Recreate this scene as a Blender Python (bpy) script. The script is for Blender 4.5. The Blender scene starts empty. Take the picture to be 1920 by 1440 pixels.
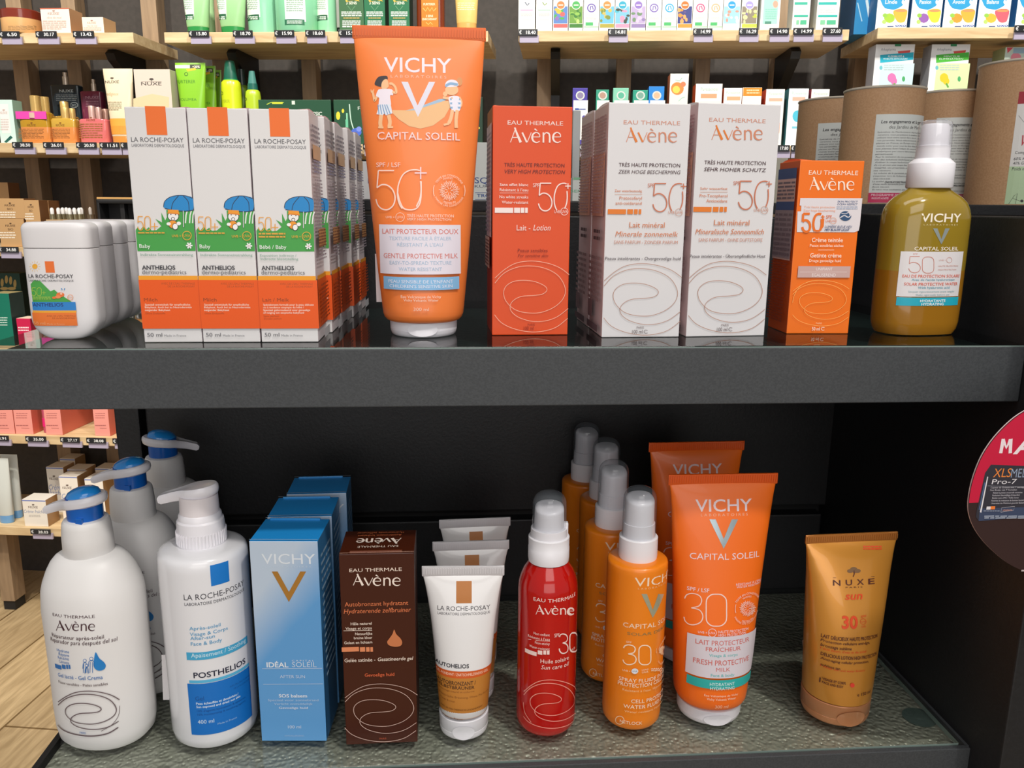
import bpy, bmesh, math, random
from mathutils import Vector, Matrix
from mathutils.geometry import tessellate_polygon
random.seed(7)
SC = bpy.context.scene
COL = SC.collection
# ------------------------------------------------------------------ camera
CZ = 1.215                       # eye height above the shop floor
FPX = 1442 * 1.06                # focal length in pixels of a 1920 wide frame
PITCH, YAW, ROLL = 0.2149, 0.0719, 0.0085
def _axes():
    cp, sp, cy, sy, cr, sr = math.cos(PITCH), math.sin(PITCH), math.cos(YAW), math.sin(YAW), math.cos(ROLL), math.sin(ROLL)
    fwd = Vector((sy*cp, cy*cp, -sp)); right = Vector((cy, -sy, 0)); up = right.cross(fwd)
    return cr*right + sr*up, -sr*right + cr*up, fwd
AX, AY, AZ = _axes()
CAM = Vector((0, 0, CZ))
cd = bpy.data.cameras.new('camera'); co = bpy.data.objects.new('camera', cd); COL.objects.link(co)
cd.sensor_width = 36; cd.lens = FPX / 1920 * 36; cd.clip_start = 0.02; cd.clip_end = 50
mw = Matrix((AX, AY, -AZ)).transposed().to_4x4(); mw.translation = CAM; co.matrix_world = mw
SC.camera = co
SC.view_settings.view_transform = 'Standard'; SC.view_settings.look = 'None'
SC.view_settings.gamma = 1; SC.view_settings.use_curve_mapping = False
SC.view_settings.exposure = -0.10
# ------------------------------------------------------------------ light
w = bpy.data.worlds.new('world'); SC.world = w; w.use_nodes = True
w.node_tree.nodes['Background'].inputs[0].default_value = (1.0, 0.97, 0.95, 1)
w.node_tree.nodes['Background'].inputs[1].default_value = 0.34
def area(name, loc, target, size, power, color=(1, .96, .9), sy=None, spread=180):
    l = bpy.data.lights.new(name, 'AREA'); l.energy = power; l.color = color
    l.shape = 'RECTANGLE'; l.size = size; l.size_y = sy or size; l.spread = math.radians(spread)
    o = bpy.data.objects.new(name, l); COL.objects.link(o); o.location = loc
    o.rotation_euler = (Vector(target) - Vector(loc)).to_track_quat('-Z', 'Y').to_euler()
    return o
def spot(name, loc, target, power, angle, blend=.4, color=(1, .95, .86), rad=.04):
    l = bpy.data.lights.new(name, 'SPOT'); l.energy = power; l.color = color
    l.spot_size = math.radians(angle); l.spot_blend = blend; l.shadow_soft_size = rad
    o = bpy.data.objects.new(name, l); COL.objects.link(o); o.location = loc
    o.rotation_euler = (Vector(target) - Vector(loc)).to_track_quat('-Z', 'Y').to_euler()
    return o
area('ceiling_panel_front', (0.1, -1.2, 2.3), (0.02, .5, 1.0), 1.3, 13, (1, .965, .93), 1.0)
spot('ceiling_spot_display', (.6, -.35, 2.65), (0.02, .50, .87), 70, 26, .5, (1, .95, .88), .05)
area('fill_behind_camera', (0.0, -1.9, 1.25), (0.02, .5, 1.0), 1.8, 12, (1, .965, .94), 1.0)  # added soft fill from behind the camera, lifts the lower shelf products
area('ceiling_panel_middle', (-0.1, 0.15, 2.7), (0.0, .55, 1.1), 1.4, 9, (1, .96, .92), .5)
for i, x in enumerate((-1.5, -.75, 0.05, .8, 1.6)):
    spot('ceiling_spot', (x, 1.15, 2.75), (x*1.0, 2.3, 1.35), 88, 75, .7, (1, .93, .82))
for i, x in enumerate((-1.35, -.9)):
    spot('ceiling_spot', (x, .75, 2.75), (x-.1, 1.75, 0.1), 80, 50, .5, (1, .9, .74))
# ------------------------------------------------------------------ pixel helpers (1920 x 1440 frame of the photograph)
def ray(px, py): return AX*((px-960)/FPX) - AY*((py-720)/FPX) + AZ
def at(px, py, Y):                       # point seen at a pixel on the upright plane y = Y
    d = ray(px, py); return CAM + d*(Y/d.y)
def atz(px, py, Z):                      # point seen at a pixel on the level plane z = Z
    d = ray(px, py); return CAM + d*((Z-CZ)/d.z)
def hgt(P, ypx):                         # height above P whose pixel row is ypx
    v = -(ypx-720)/FPX; q = P - CAM
    return (v*q.dot(AZ) - q.dot(AY)) / (AY.z - v*AZ.z)
def behind(P, r):                        # step r away from the viewer, level
    q = P-CAM; q.z = 0; return P + q.normalized()*r
def scale_at(P): return (P-CAM).dot(AZ)/FPX     # metres per pixel
# ------------------------------------------------------------------ materials
_m = {}
def lin(h):
    r = [int(h[i:i+2], 16)/255 for i in (0, 2, 4)]
    return tuple(c/12.92 if c <= .04045 else ((c+.055)/1.055)**2.4 for c in r) + (1,)
def mat(h, rough=.45, metal=0, spec=.5, coat=0, emis=0, sss=0):
    k = (h, rough, metal, spec, coat, emis, sss)
    if k in _m: return _m[k]
    m = bpy.data.materials.new('paint_'+h); m.use_nodes = True; b = m.node_tree.nodes['Principled BSDF']
    b.inputs['Base Color'].default_value = lin(h); b.inputs['Roughness'].default_value = rough
    b.inputs['Metallic'].default_value = metal; b.inputs['Specular IOR Level'].default_value = spec
    b.inputs['Coat Weight'].default_value = coat
    if emis: b.inputs['Emission Color'].default_value = lin(h); b.inputs['Emission Strength'].default_value = emis
    _m[k] = m; return m
def nodes(m): return m.node_tree.nodes, m.node_tree.links
def front_fresnel(n, l, ior=1.5):
    fr = n.new('ShaderNodeFresnel'); fr.inputs[0].default_value = ior; ge = n.new('ShaderNodeNewGeometry')
    iv = n.new('ShaderNodeMath'); iv.operation = 'SUBTRACT'; iv.inputs[0].default_value = 1; l.new(ge.outputs['Backfacing'], iv.inputs[1])
    mu = n.new('ShaderNodeMath'); mu.operation = 'MULTIPLY'; l.new(fr.outputs[0], mu.inputs[0]); l.new(iv.outputs[0], mu.inputs[1]); return mu.outputs[0]
def clear(h, alpha, rough=.05, spec_fac=1.0, diff=None):
    """thin clear plastic or glass: transparent with a tint, a fresnel gloss and a little haze"""
    k = ('clear', h, alpha, rough, diff)
    if k in _m: return _m[k]
    m = bpy.data.materials.new('clear_'+h); m.use_nodes = True; n, l = nodes(m); n.clear()
    out = n.new('ShaderNodeOutputMaterial'); tr = n.new('ShaderNodeBsdfTransparent'); tr.inputs[0].default_value = lin(h)
    di = n.new('ShaderNodeBsdfDiffuse'); di.inputs[0].default_value = lin(diff or h)
    gl = n.new('ShaderNodeBsdfGlossy'); gl.inputs['Roughness'].default_value = rough
    m1 = n.new('ShaderNodeMixShader'); m1.inputs[0].default_value = alpha; l.new(tr.outputs[0], m1.inputs[1]); l.new(di.outputs[0], m1.inputs[2])
    m2 = n.new('ShaderNodeMixShader'); l.new(front_fresnel(n, l), m2.inputs[0]); l.new(m1.outputs[0], m2.inputs[1]); l.new(gl.outputs[0], m2.inputs[2])
    l.new(m2.outputs[0], out.inputs[0]); _m[k] = m; return m
def wood(name, h1, h2, scale=(1, 1, 1), rough=.55, plank=None):
    m = bpy.data.materials.new(name); m.use_nodes = True; n, l = nodes(m); b = n['Principled BSDF']
    tc = n.new('ShaderNodeTexCoord'); mp = n.new('ShaderNodeMapping'); mp.inputs['Scale'].default_value = scale
    l.new(tc.outputs['Object'], mp.inputs[0])
    no = n.new('ShaderNodeTexNoise'); no.inputs['Scale'].default_value = 6; no.inputs['Detail'].default_value = 6; no.inputs['Distortion'].default_value = .6
    l.new(mp.outputs[0], no.inputs[0])
    cr = n.new('ShaderNodeValToRGB'); cr.color_ramp.elements[0].position = .33; cr.color_ramp.elements[1].position = .68
    cr.color_ramp.elements[0].color = lin(h1); cr.color_ramp.elements[1].color = lin(h2)
    l.new(no.outputs[0], cr.inputs[0]); col = cr.outputs[0]
    if plank:
        br = n.new('ShaderNodeTexBrick'); br.offset = .37; br.inputs['Scale'].default_value = 1
        br.inputs['Brick Width'].default_value = plank[0]; br.inputs['Row Height'].default_value = plank[1]; br.inputs['Mortar Size'].default_value = .003
        br.inputs['Color1'].default_value = (1, 1, 1, 1); br.inputs['Color2'].default_value = (.72, .70, .68, 1); br.inputs['Mortar'].default_value = (.32, .27, .20, 1)
        m2 = n.new('ShaderNodeMapping'); m2.inputs['Rotation'].default_value = (0, 0, plank[2]); m2.inputs['Location'].default_value = (.4, .085, 0); l.new(tc.outputs['Object'], m2.inputs[0]); l.new(m2.outputs[0], br.inputs[0])
        l.new(m2.outputs[0], mp.inputs[0])
        mx = n.new('ShaderNodeMix'); mx.data_type = 'RGBA'; mx.blend_type = 'MULTIPLY'; mx.inputs[0].default_value = 1
        l.new(col, mx.inputs[6]); l.new(br.outputs[0], mx.inputs[7]); col = mx.outputs[2]
    l.new(col, b.inputs['Base Color']); b.inputs['Roughness'].default_value = rough
    return m
def speckle(name, h1, h2, scale, rough=.5, bump=0, det=2, spec=.5, lo=.4, hi=.6):
    m = bpy.data.materials.new(name); m.use_nodes = True; n, l = nodes(m); b = n['Principled BSDF']
    tc = n.new('ShaderNodeTexCoord'); no = n.new('ShaderNodeTexNoise'); no.inputs['Scale'].default_value = scale; no.inputs['Detail'].default_value = det
    l.new(tc.outputs['Object'], no.inputs[0]); cr = n.new('ShaderNodeValToRGB')
    cr.color_ramp.elements[0].position = lo; cr.color_ramp.elements[1].position = hi
    cr.color_ramp.elements[0].color = lin(h1); cr.color_ramp.elements[1].color = lin(h2); l.new(no.outputs[0], cr.inputs[0])
    l.new(cr.outputs[0], b.inputs['Base Color']); b.inputs['Roughness'].default_value = rough; b.inputs['Specular IOR Level'].default_value = spec
    if bump:
        bp = n.new('ShaderNodeBump'); bp.inputs['Strength'].default_value = bump; bp.inputs['Distance'].default_value = .001
        l.new(no.outputs[0], bp.inputs['Height']); l.new(bp.outputs[0], b.inputs['Normal'])
    return m
# ------------------------------------------------------------------ text shapes
_tc = {}
def tshape(s, bold=0):
    k = (s, bold)
    if k not in _tc:
        if bold > 0 and 'M' in s: bold = 0       # the offset outline of an M crosses itself
        c = bpy.data.curves.new('t', 'FONT'); c.body = s; c.resolution_u = 3 if len(s) < 12 else 2; c.offset = bold
        o = bpy.data.objects.new('t', c); m = bpy.data.meshes.new_from_object(o)
        vs = [(v.co.x, v.co.y) for v in m.vertices]; fs = [tuple(p.vertices) for p in m.polygons]
        bpy.data.objects.remove(o); bpy.data.meshes.remove(m); bpy.data.curves.remove(c)
        if not vs: vs = [(0, 0), (1, 0), (1, 1)]; fs = []
        x0 = min(v[0] for v in vs); x1 = max(v[0] for v in vs)
        _tc[k] = ([((x-x0)/(x1-x0), y/.684) for x, y in vs], fs)
    return _tc[k]
def smooth_pts(P, closed=False, k=5):
    n = len(P); out = []
    rng = range(n) if closed else range(n-1)
    for i in rng:
        g = (lambda j: P[j % n]) if closed else (lambda j: P[max(0, min(n-1, j))])
        a, b, c, d = g(i-1), g(i), g(i+1), g(i+2)
        for q in range(k):
            t = q/k
            out.append(tuple(.5*((2*b[m]) + (-a[m]+c[m])*t + (2*a[m]-5*b[m]+4*c[m]-d[m])*t*t + (-a[m]+3*b[m]-3*c[m]+d[m])*t**3) for m in range(len(b))))
    if not closed: out.append(tuple(P[-1]))
    return out
# ------------------------------------------------------------------ faces prints lie on: inv(px,py)->(u,v), pt(u,v,off)
class Plane:
    def __init__(s, M, O, U, V, N): s.M, s.O, s.U, s.V, s.N = M, Vector(O), Vector(U), Vector(V), Vector(N); s.Mi = M.inverted()
    def inv(s, px, py):
        o = s.Mi @ CAM; d = s.Mi.to_3x3() @ ray(px, py); t = (s.O-o).dot(s.N)/d.dot(s.N); p = o + d*t - s.O
        return p.dot(s.U), p.dot(s.V)
    def pt(s, u, v, off): return s.O + s.U*u + s.V*v + s.N*off
class Curved:                            # front of a lofted body; prof rows are (z, a, b, n)
    def __init__(s, M, prof, rnd): s.M, s.prof, s.rnd = M, prof, rnd; s.Mi = M.inverted()
    def abn(s, z):
        P = s.prof
        if z <= P[0][0]: return P[0][1:4]
        for p, q in zip(P, P[1:]):
            if z <= q[0]:
                t = (z-p[0])/max(1e-9, q[0]-p[0]); return tuple(p[i]+(q[i]-p[i])*t for i in (1, 2, 3))
        return P[-1][1:4]
    def yx(s, x, z, off=0):
        a, b, n = s.abn(z); a += off; b += off; k = min(.995, abs(x/a)); return -b*(1-k**n)**(1/n)
    def inv(s, px, py):
        o = s.Mi @ CAM; d = s.Mi.to_3x3() @ ray(px, py); bm_ = max(r[2] for r in s.prof)*1.05
        def f(t):
            p = o+d*t; a, b, n = s.abn(p.z); return abs(p.x/a)**n + abs(p.y/b)**n - 1
        t0 = (-bm_-o.y)/d.y; t1 = (0-o.y)/d.y; best = (f(t0), t0); hit = None
        for i in range(1, 41):
            t = t0+(t1-t0)*i/40; v = f(t)
            if v < 0: hit = (t0+(t1-t0)*(i-1)/40, t); break
            if v < best[0]: best = (v, t)
        if hit:
            a_, b_ = hit
            for i in range(18):
                m = (a_+b_)/2
                if f(m) < 0: b_ = m
                else: a_ = m
            p = o+d*b_
        else: p = o+d*best[1]
        a = s.abn(p.z)[0]
        return (a*math.asin(max(-.98, min(.98, p.x/a))) if s.rnd else p.x), p.z
    def pt(s, u, v, off):
        a, b, n = s.abn(v)
        x = (a+off)*math.sin(max(-1.5, min(1.5, u/a))) if s.rnd else max(-a*.995, min(a*.995, u))
        return Vector((x, s.yx(x, v, off), v))
# ------------------------------------------------------------------ mesh builder
class B:
    def __init__(s): s.v, s.f, s.mi, s.sm, s.mats, s.k = [], [], [], [], [], 0
    def slot(s, m):
        if m not in s.mats: s.mats.append(m)
        return s.mats.index(m)
    def add(s, vs, fs, m, smooth=False):
        o = len(s.v); s.v += [tuple(v) for v in vs]; i = s.slot(m)
        for f in fs: s.f.append(tuple(o+j for j in f)); s.mi.append(i); s.sm.append(smooth)
    def box(s, x0, x1, y0, y1, z0, z1, m, bev=0, seg=2, mats=None, M=None):
        """mats: dict of materials by side F B L R T D"""
        bm = bmesh.new(); bmesh.ops.create_cube(bm, size=1)
        for v in bm.verts: v.co = Vector(((x0+x1)/2+v.co.x*(x1-x0), (y0+y1)/2+v.co.y*(y1-y0), (z0+z1)/2+v.co.z*(z1-z0)))
        if bev: bmesh.ops.bevel(bm, geom=bm.edges[:]+bm.verts[:], offset=bev, segments=seg, affect='EDGES', profile=.6)
        bm.normal_update(); vs = [M @ v.co if M else v.co.copy() for v in bm.verts]
        for f in bm.faces:
            n = f.normal; mm = m
            if mats:
                k = 'R' if n.x > .9 else 'L' if n.x < -.9 else 'B' if n.y > .9 else 'F' if n.y < -.9 else 'T' if n.z > .9 else 'D' if n.z < -.9 else 'E'
                mm = mats.get(k, m)
            s.add([vs[v.index] for v in f.verts], [tuple(range(len(f.verts)))], mm, False)
        bm.free()
    def loft(s, prof, m, seg=48, cap=(True, True), yo=0, xo=0, smooth=True, arc=None, mfun=None):
        """prof rows (z, a, b, n[, x offset[, y offset]])"""
        rings = []
        for r in prof:
            z, a, b, n = r[:4]; ox = xo + (r[4] if len(r) > 4 else 0); oy = yo + (r[5] if len(r) > 5 else 0); ring = []
            for i in range(seg):
                t = 2*math.pi*i/seg; c, q = math.cos(t), math.sin(t)
                ring.append((ox + a*math.copysign(abs(c)**(2/n), c), oy + b*math.copysign(abs(q)**(2/n), q), z))
            rings.append(ring)
        vs = [p for r in rings for p in r]; o = len(s.v); s.v += vs
        for k in range(len(rings)-1):
            i0 = s.slot(mfun((prof[k][0]+prof[k+1][0])/2) if mfun else m)
            for i in range(seg):
                j = (i+1) % seg; s.f.append((o+k*seg+i, o+k*seg+j, o+(k+1)*seg+j, o+(k+1)*seg+i)); s.mi.append(i0); s.sm.append(smooth)
        i0 = s.slot(m)
        if cap[0]: s.f.append(tuple(o+i for i in range(seg))[::-1]); s.mi.append(i0); s.sm.append(False)
        if cap[1]: s.f.append(tuple(o+(len(rings)-1)*seg+i for i in range(seg))); s.mi.append(i0); s.sm.append(False)
    def tube(s, pts, rad, m, seg=10, smooth=True, flat=1.0):
        pts = [Vector(p) for p in pts]; rings = []
        for i, p in enumerate(pts):
            t = (pts[min(i+1, len(pts)-1)] - pts[max(i-1, 0)]).normalized()
            up = Vector((0, 0, 1)) if abs(t.z) < .95 else Vector((0, 1, 0))
            a = t.cross(up).normalized(); b = a.cross(t).normalized(); r = rad[i] if isinstance(rad, (list, tuple)) else rad
            rings.append([p + a*math.cos(2*math.pi*k/seg)*r + b*math.sin(2*math.pi*k/seg)*r*flat for k in range(seg)])
        vs = [q for r in rings for q in r]; fs = []
        for k in range(len(rings)-1):
            for i in range(seg): j = (i+1) % seg; fs.append((k*seg+i, k*seg+j, (k+1)*seg+j, (k+1)*seg+i))
        fs.append(tuple(range(seg))[::-1]); fs.append(tuple((len(rings)-1)*seg+i for i in range(seg)))
        s.add(vs, fs, m, smooth)
    # ---- prints
    def on(s, face, view=(0, 0, 1)): s.F = face; s.view = view; return s
    def p(s, x, y): return s.view[0] + x/s.view[2], s.view[1] + y/s.view[2]
    def inv(s, x, y): return s.F.inv(*s.p(x, y))
    def off(s): s.k += 1; return .00010 + .000012*s.k
    def T(s, txt, x0, x1, yt, yb, h, it=0, b=0, r=.5):
        vs, fs = tshape(txt, b); kf = getattr(s.F, 'ref', .5); xm = x0+(x1-x0)*kf; u0 = s.inv(x0, yb)[0]; u1 = s.inv(x1, yb)[0]; v0 = s.inv(xm, yb)[1]; c = s.inv(xm, yt)[1]-v0
        o = s.off(); W = u1-u0
        s.add([s.F.pt(u0 + W*x + it*c*y, v0 + c*y, o) for x, y in vs], fs, mat(h, r) if isinstance(h, str) else h)
    def arcT(s, txt, cx, cy, rr, a0, a1, hh, h, b=0, flip=1):
        vs, fs = tshape(txt, b); o = s.off(); C = s.inv(cx, cy); k = (s.inv(cx+rr, cy)[0]-s.inv(cx-rr, cy)[0])/2/rr
        out = []
        for x, y in vs:
            a = math.radians(a0+(a1-a0)*x); q = (rr + flip*hh*y)*k; out.append(s.F.pt(C[0]+q*math.cos(a), C[1]+q*math.sin(a), o))
        s.add(out, fs, mat(h))
    def R(s, x0, y0, x1, y1, h, r=.5, nx=None):
        xm = (x0+x1)/2; ym = (y0+y1)/2; u0 = s.inv(x0, ym)[0]; u1 = s.inv(x1, ym)[0]; va = s.inv(xm, y1)[1]; vb = s.inv(xm, y0)[1]
        s.UV(u0, va, u1, vb, h, r, nx)
    def UV(s, u0, va, u1, vb, h, r=.5, nx=None):
        cv = isinstance(s.F, Curved); nx = nx or (16 if cv else 1); nz = 6 if cv else 1
        o = s.off(); vs = [s.F.pt(u0+(u1-u0)*i/nx, va+(vb-va)*j/nz, o) for j in range(nz+1) for i in range(nx+1)]
        s.add(vs, [(j*(nx+1)+i, j*(nx+1)+i+1, (j+1)*(nx+1)+i+1, (j+1)*(nx+1)+i) for j in range(nz) for i in range(nx)], mat(h, r) if isinstance(h, str) else h)
    def P(s, pts, h, sm=False, r=.5):
        if sm: pts = smooth_pts(pts, True, 4)
        o = s.off(); uv = [s.inv(*q) for q in pts]; tris = [tuple(t) for t in tessellate_polygon([[Vector((a, b, 0)) for a, b in uv]])]
        if isinstance(s.F, Curved):          # follow the curvature: split long triangles
            for _ in range(16):
                new = []; big = False
                for t in tris:
                    e = [(math.dist(uv[t[i]], uv[t[(i+1) % 3]]), i) for i in range(3)]; L_, i = max(e)
                    if L_ > .004:
                        big = True; uv.append(((uv[t[i]][0]+uv[t[(i+1) % 3]][0])/2, (uv[t[i]][1]+uv[t[(i+1) % 3]][1])/2)); k = len(uv)-1
                        new += [(t[i], k, t[(i+2) % 3]), (k, t[(i+1) % 3], t[(i+2) % 3])]
                    else: new.append(t)
                tris = new
                if not big: break
        s.add([s.F.pt(a, b, o) for a, b in uv], tris, mat(h, r) if isinstance(h, str) else h)
    def E(s, cx, cy, rx, ry, h, n=20): s.P([(cx+rx*math.cos(i*2*math.pi/n), cy+ry*math.sin(i*2*math.pi/n)) for i in range(n)], h)
    def L(s, pts, wd, h, sm=False, closed=False, k=5):
        """stroke; points may carry their own width as a third value"""
        if sm: pts = smooth_pts(pts, closed, k)
        if closed: pts = list(pts) + [pts[0]]
        o = s.off(); q0 = pts[0]; a = s.inv(q0[0], q0[1]); e = s.inv(q0[0]+10, q0[1]); kk = abs(e[0]-a[0])/10 or 1e-5
        uv = [Vector(s.inv(q[0], q[1])) for q in pts]; n = len(uv); vs = []
        for i in range(n):
            if closed: t = uv[(i+1) % (n-1)] - uv[(i-1) % (n-1)]
            else: t = uv[min(i+1, n-1)] - uv[max(i-1, 0)]
            t = t.normalized() if t.length > 1e-9 else Vector((1, 0)); nn = Vector((-t.y, t.x))*kk*(pts[i][2] if len(pts[i]) > 2 else wd)/2
            vs += [s.F.pt(*(uv[i]+nn), o), s.F.pt(*(uv[i]-nn), o)]
        s.add(vs, [(2*i, 2*i+1, 2*i+3, 2*i+2) for i in range(n-1)], mat(h) if isinstance(h, str) else h)
    def para(s, x0, x1, y0, y1, rows, h, fill=.55, gap=True):
        """lines of print too small to read"""
        d = (y1-y0)/rows
        for i in range(rows):
            y = y0 + d*(i+.2); x = x0; xe = x1 - (random.random()*.25*(x1-x0) if gap and i % 5 == 4 else 0)
            while x < xe-1:
                wl = min(xe-x, (x1-x0)*random.uniform(.08, .25)); s.R(x, y, x+wl, y+d*fill, h, nx=2); x += wl + (x1-x0)*.025
    DG = {'5': [[(.92, 1), (.5, 1), (.12, 1)], [(.12, 1), (.09, .8), (.05, .56)], [(.05, .56), (.3, .64), (.6, .62), (.86, .5), (.97, .31), (.88, .12), (.62, .01), (.32, .02), (.1, .12), (0, .27)]],
          '0': [[(0, .72), (.05, .87), (.25, .98), (.5, 1), (.75, .98), (.95, .87), (1, .72), (1, .5), (1, .28), (.95, .13), (.75, .02), (.5, 0), (.25, .02), (.05, .13), (0, .28), (0, .5), (0, .72)]],
          '3': [[(.03, .84), (.15, .96), (.45, 1), (.8, .93), (.92, .77), (.78, .6), (.38, .54)], [(.38, .54), (.8, .47), (.98, .29), (.88, .09), (.55, 0), (.25, .02), (.05, .13), (0, .25)]],
          'c': [[(.95, .98), (.75, 1), (.45, .97), (.2, .85), (.03, .6), (0, .35), (.08, .15), (.2, .03)], [(.98, .72), (1, .5), (.95, .28), (.8, .08)]]}
    def D(s, d, x0, x1, yt, yb, wd, h):
        for st in s.DG[d]: s.L([(x0+(x1-x0)*x, yb+(yt-yb)*y) for x, y in st], wd, h, sm=len(st) > 3, k=4)
    AV = [[(352, 398, 6), (398, 275, 6)], [(388, 272, 12), (412, 335, 18), (440, 398, 22)], [(372, 356, 6), (425, 356, 6)],
          [(453, 314, 14), (492, 398, 14)], [(530, 314, 6), (495, 398, 6)],
          [(540, 352, 6), (603, 352, 6)], [(603, 352, 7), (598, 328, 9), (574, 314, 9), (548, 326, 14), (538, 356, 17), (548, 386, 14), (576, 399, 9), (603, 388, 6)], [(558, 284, 13), (582, 300, 5)],
          [(634, 314, 14), (634, 400, 14)], [(636, 338, 6), (656, 316, 9), (680, 324, 13), (687, 350, 14), (687, 400, 14)],
          [(718, 352, 6), (781, 352, 6)], [(781, 352, 7), (776, 328, 9), (752, 314, 9), (726, 326, 14), (716, 356, 17), (726, 386, 14), (754, 399, 9), (781, 388, 6)]]
    def avene(s, x0, x1, yt, yb, h, h2=None):
        kx = (x1-x0)/440; ky = (yb-yt)/128
        for i, st in enumerate(s.AV):
            q = [(x0+(x-345)*kx, yb+(y-400)*ky, w*kx) for x, y, w in st]
            s.L(q, 1, (h2 if h2 and i in (1, 3) else h), sm=len(st) > 3, k=3)
    SW = [[(215, 555), (300, 480), (400, 425), (530, 408), (660, 425), (770, 465), (853, 525)],
          [(215, 598), (290, 515), (400, 463), (520, 450), (650, 472), (760, 535), (818, 640), (800, 730), (720, 805), (600, 850), (480, 850), (380, 820), (310, 750), (290, 680), (310, 625), (370, 585), (460, 573), (560, 585), (640, 620), (662, 655), (630, 688), (560, 702), (440, 712), (370, 750), (345, 800), (365, 850), (430, 895), (540, 925), (650, 920), (750, 885), (843, 815)],
          [(212, 868), (270, 935), (370, 985), (500, 1013), (620, 1010), (740, 975), (840, 898)]]
    def swirl(s, x0, x1, yt, yb, wd, h):
        for st in s.SW: s.L([(x0+(x-212)/641*(x1-x0), yt+(y-408)/605*(yb-yt)) for x, y in st], wd, h, sm=True, k=4)
    def vee(s, x0, x1, yt, yb, h, th=.3, r=.4):
        xm = (x0+x1)/2; w = (x1-x0)*th
        s.P([(x0, yt), (x0+w, yt), (xm, yb-(yb-yt)*.33), (xm, yb)], h, r=r)
        s.P([(x1-w, yt), (x1, yt), (xm, yb), (xm, yb-(yb-yt)*.33)], h, r=r)
    def stamp(s, cx, cy, r, h):
        for i in range(22):
            a = i*2*math.pi/22; r1 = r*.28; r2 = r*(.66 if i % 2 else .6); b = a+.12
            s.L([(cx+r1*(.4 if i % 3 == 0 else 1)*math.cos(a), cy+r1*(.4 if i % 3 == 0 else 1)*math.sin(a)), (cx+r1*1.3*math.cos(a+.1), cy+r1*1.3*math.sin(a+.1)), (cx+r2*math.cos(b), cy+r2*math.sin(b))], r*.036, h)
            s.L([(cx+r1*1.3*math.cos(a+.1), cy+r1*1.3*math.sin(a+.1)), (cx+r2*.9*math.cos(a-.05), cy+r2*.9*math.sin(a-.05))], r*.034, h)
        s.arcT('TESTÉ EN CONDITIONS', cx, cy, r*.88, 150, 28, r*.12, h, .01); s.arcT('MARINES', cx, cy, r*.72, 118, 72, r*.12, h, .01)
        s.arcT('MARINE LIFE CONDITIONS', cx, cy, r*1.0, 205, 335, r*.12, h, .01, -1); s.arcT('TESTED IN', cx, cy, r*.83, 240, 300, r*.12, h, .01, -1)
        for a0 in (160, -20): s.L([(cx+r*math.cos(math.radians(a0+q)), cy-r*math.sin(math.radians(a0+q))) for q in (0, 10, 20, 30, 40)], r*.04, h)
    def ring(s, cx, cy, r, wd, h, ry=None): s.L([(cx+r*math.cos(i*math.pi/12), cy+(ry or r)*math.sin(i*math.pi/12)) for i in range(24)], wd, h, closed=True)
    def build(s, name, parent=None, M=None):
        me = bpy.data.meshes.new(name); me.from_pydata(s.v, [], s.f)
        for m in s.mats: me.materials.append(m)
        for p, i, q in zip(me.polygons, s.mi, s.sm): p.material_index = i; p.use_smooth = q
        if any(s.sm): me.set_sharp_from_angle(angle=math.radians(38))
        o = bpy.data.objects.new(name, me); COL.objects.link(o)
        if parent: o.parent = parent
        if M is not None: o.matrix_world = M
        return o
def tag(o, label=None, cat=None, group=None, kind=None):
    for k, v in (('label', label), ('category', cat), ('group', group), ('kind', kind)):
        if v: o[k] = v
    return o
def empty(name, M, label, cat, group=None):
    o = bpy.data.objects.new(name, None); COL.objects.link(o); o.matrix_world = M; o.empty_display_size = .02
    return tag(o, label, cat, group)
def copy_thing(src, M, label, group=None):
    r = src.copy(); COL.objects.link(r); r.matrix_world = M; r['label'] = label
    if group: r['group'] = group
    for ch in list(src.children):
        c = ch.copy(); COL.objects.link(c); c.parent = r; c.matrix_basis = ch.matrix_basis.copy()
        for g in list(ch.children):
            d = g.copy(); COL.objects.link(d); d.parent = c; d.matrix_basis = g.matrix_basis.copy()
    return r
def TM(x, y, z, a=0): return Matrix.Translation((x, y, z)) @ Matrix.Rotation(a, 4, 'Z')
class Carton:
    """folding box; pl, pr: front bottom corners"""
    def __init__(s, PL, PR, h, d, F='ffffff', S=None, T=None, bev=.0005, rough=.42):
        s.w = (PR-PL).length; s.h, s.d = h, d; s.a = math.atan2(PR.y-PL.y, PR.x-PL.x)
        c = (PL+PR)/2 + Vector((-math.sin(s.a), math.cos(s.a), 0))*d/2; s.M = TM(c.x, c.y, PL.z, s.a)
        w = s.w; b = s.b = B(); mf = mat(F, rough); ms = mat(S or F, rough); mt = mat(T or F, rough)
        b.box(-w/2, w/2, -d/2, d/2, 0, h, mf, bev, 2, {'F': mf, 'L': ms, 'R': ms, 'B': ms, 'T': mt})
        s.F = Plane(s.M, (0, -d/2, 0), (1, 0, 0), (0, 0, 1), (0, -1, 0)); s.L = Plane(s.M, (-w/2, 0, 0), (0, -1, 0), (0, 0, 1), (-1, 0, 0))
        s.R = Plane(s.M, (w/2, 0, 0), (0, 1, 0), (0, 0, 1), (1, 0, 0)); s.T = Plane(s.M, (0, 0, h), (1, 0, 0), (0, 1, 0), (0, 0, 1))
    def done(s, name, label, cat='box', group=None):
        s.o = s.b.build(name, None, s.M); return tag(s.o, label, cat, group)
def shelf_carton(pl, pr, zs, ytop, d, **k):
    PL, PR = atz(*pl, zs), atz(*pr, zs); return Carton(PL, PR, hgt((PL+PR)/2, ytop), d, **k)
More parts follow.
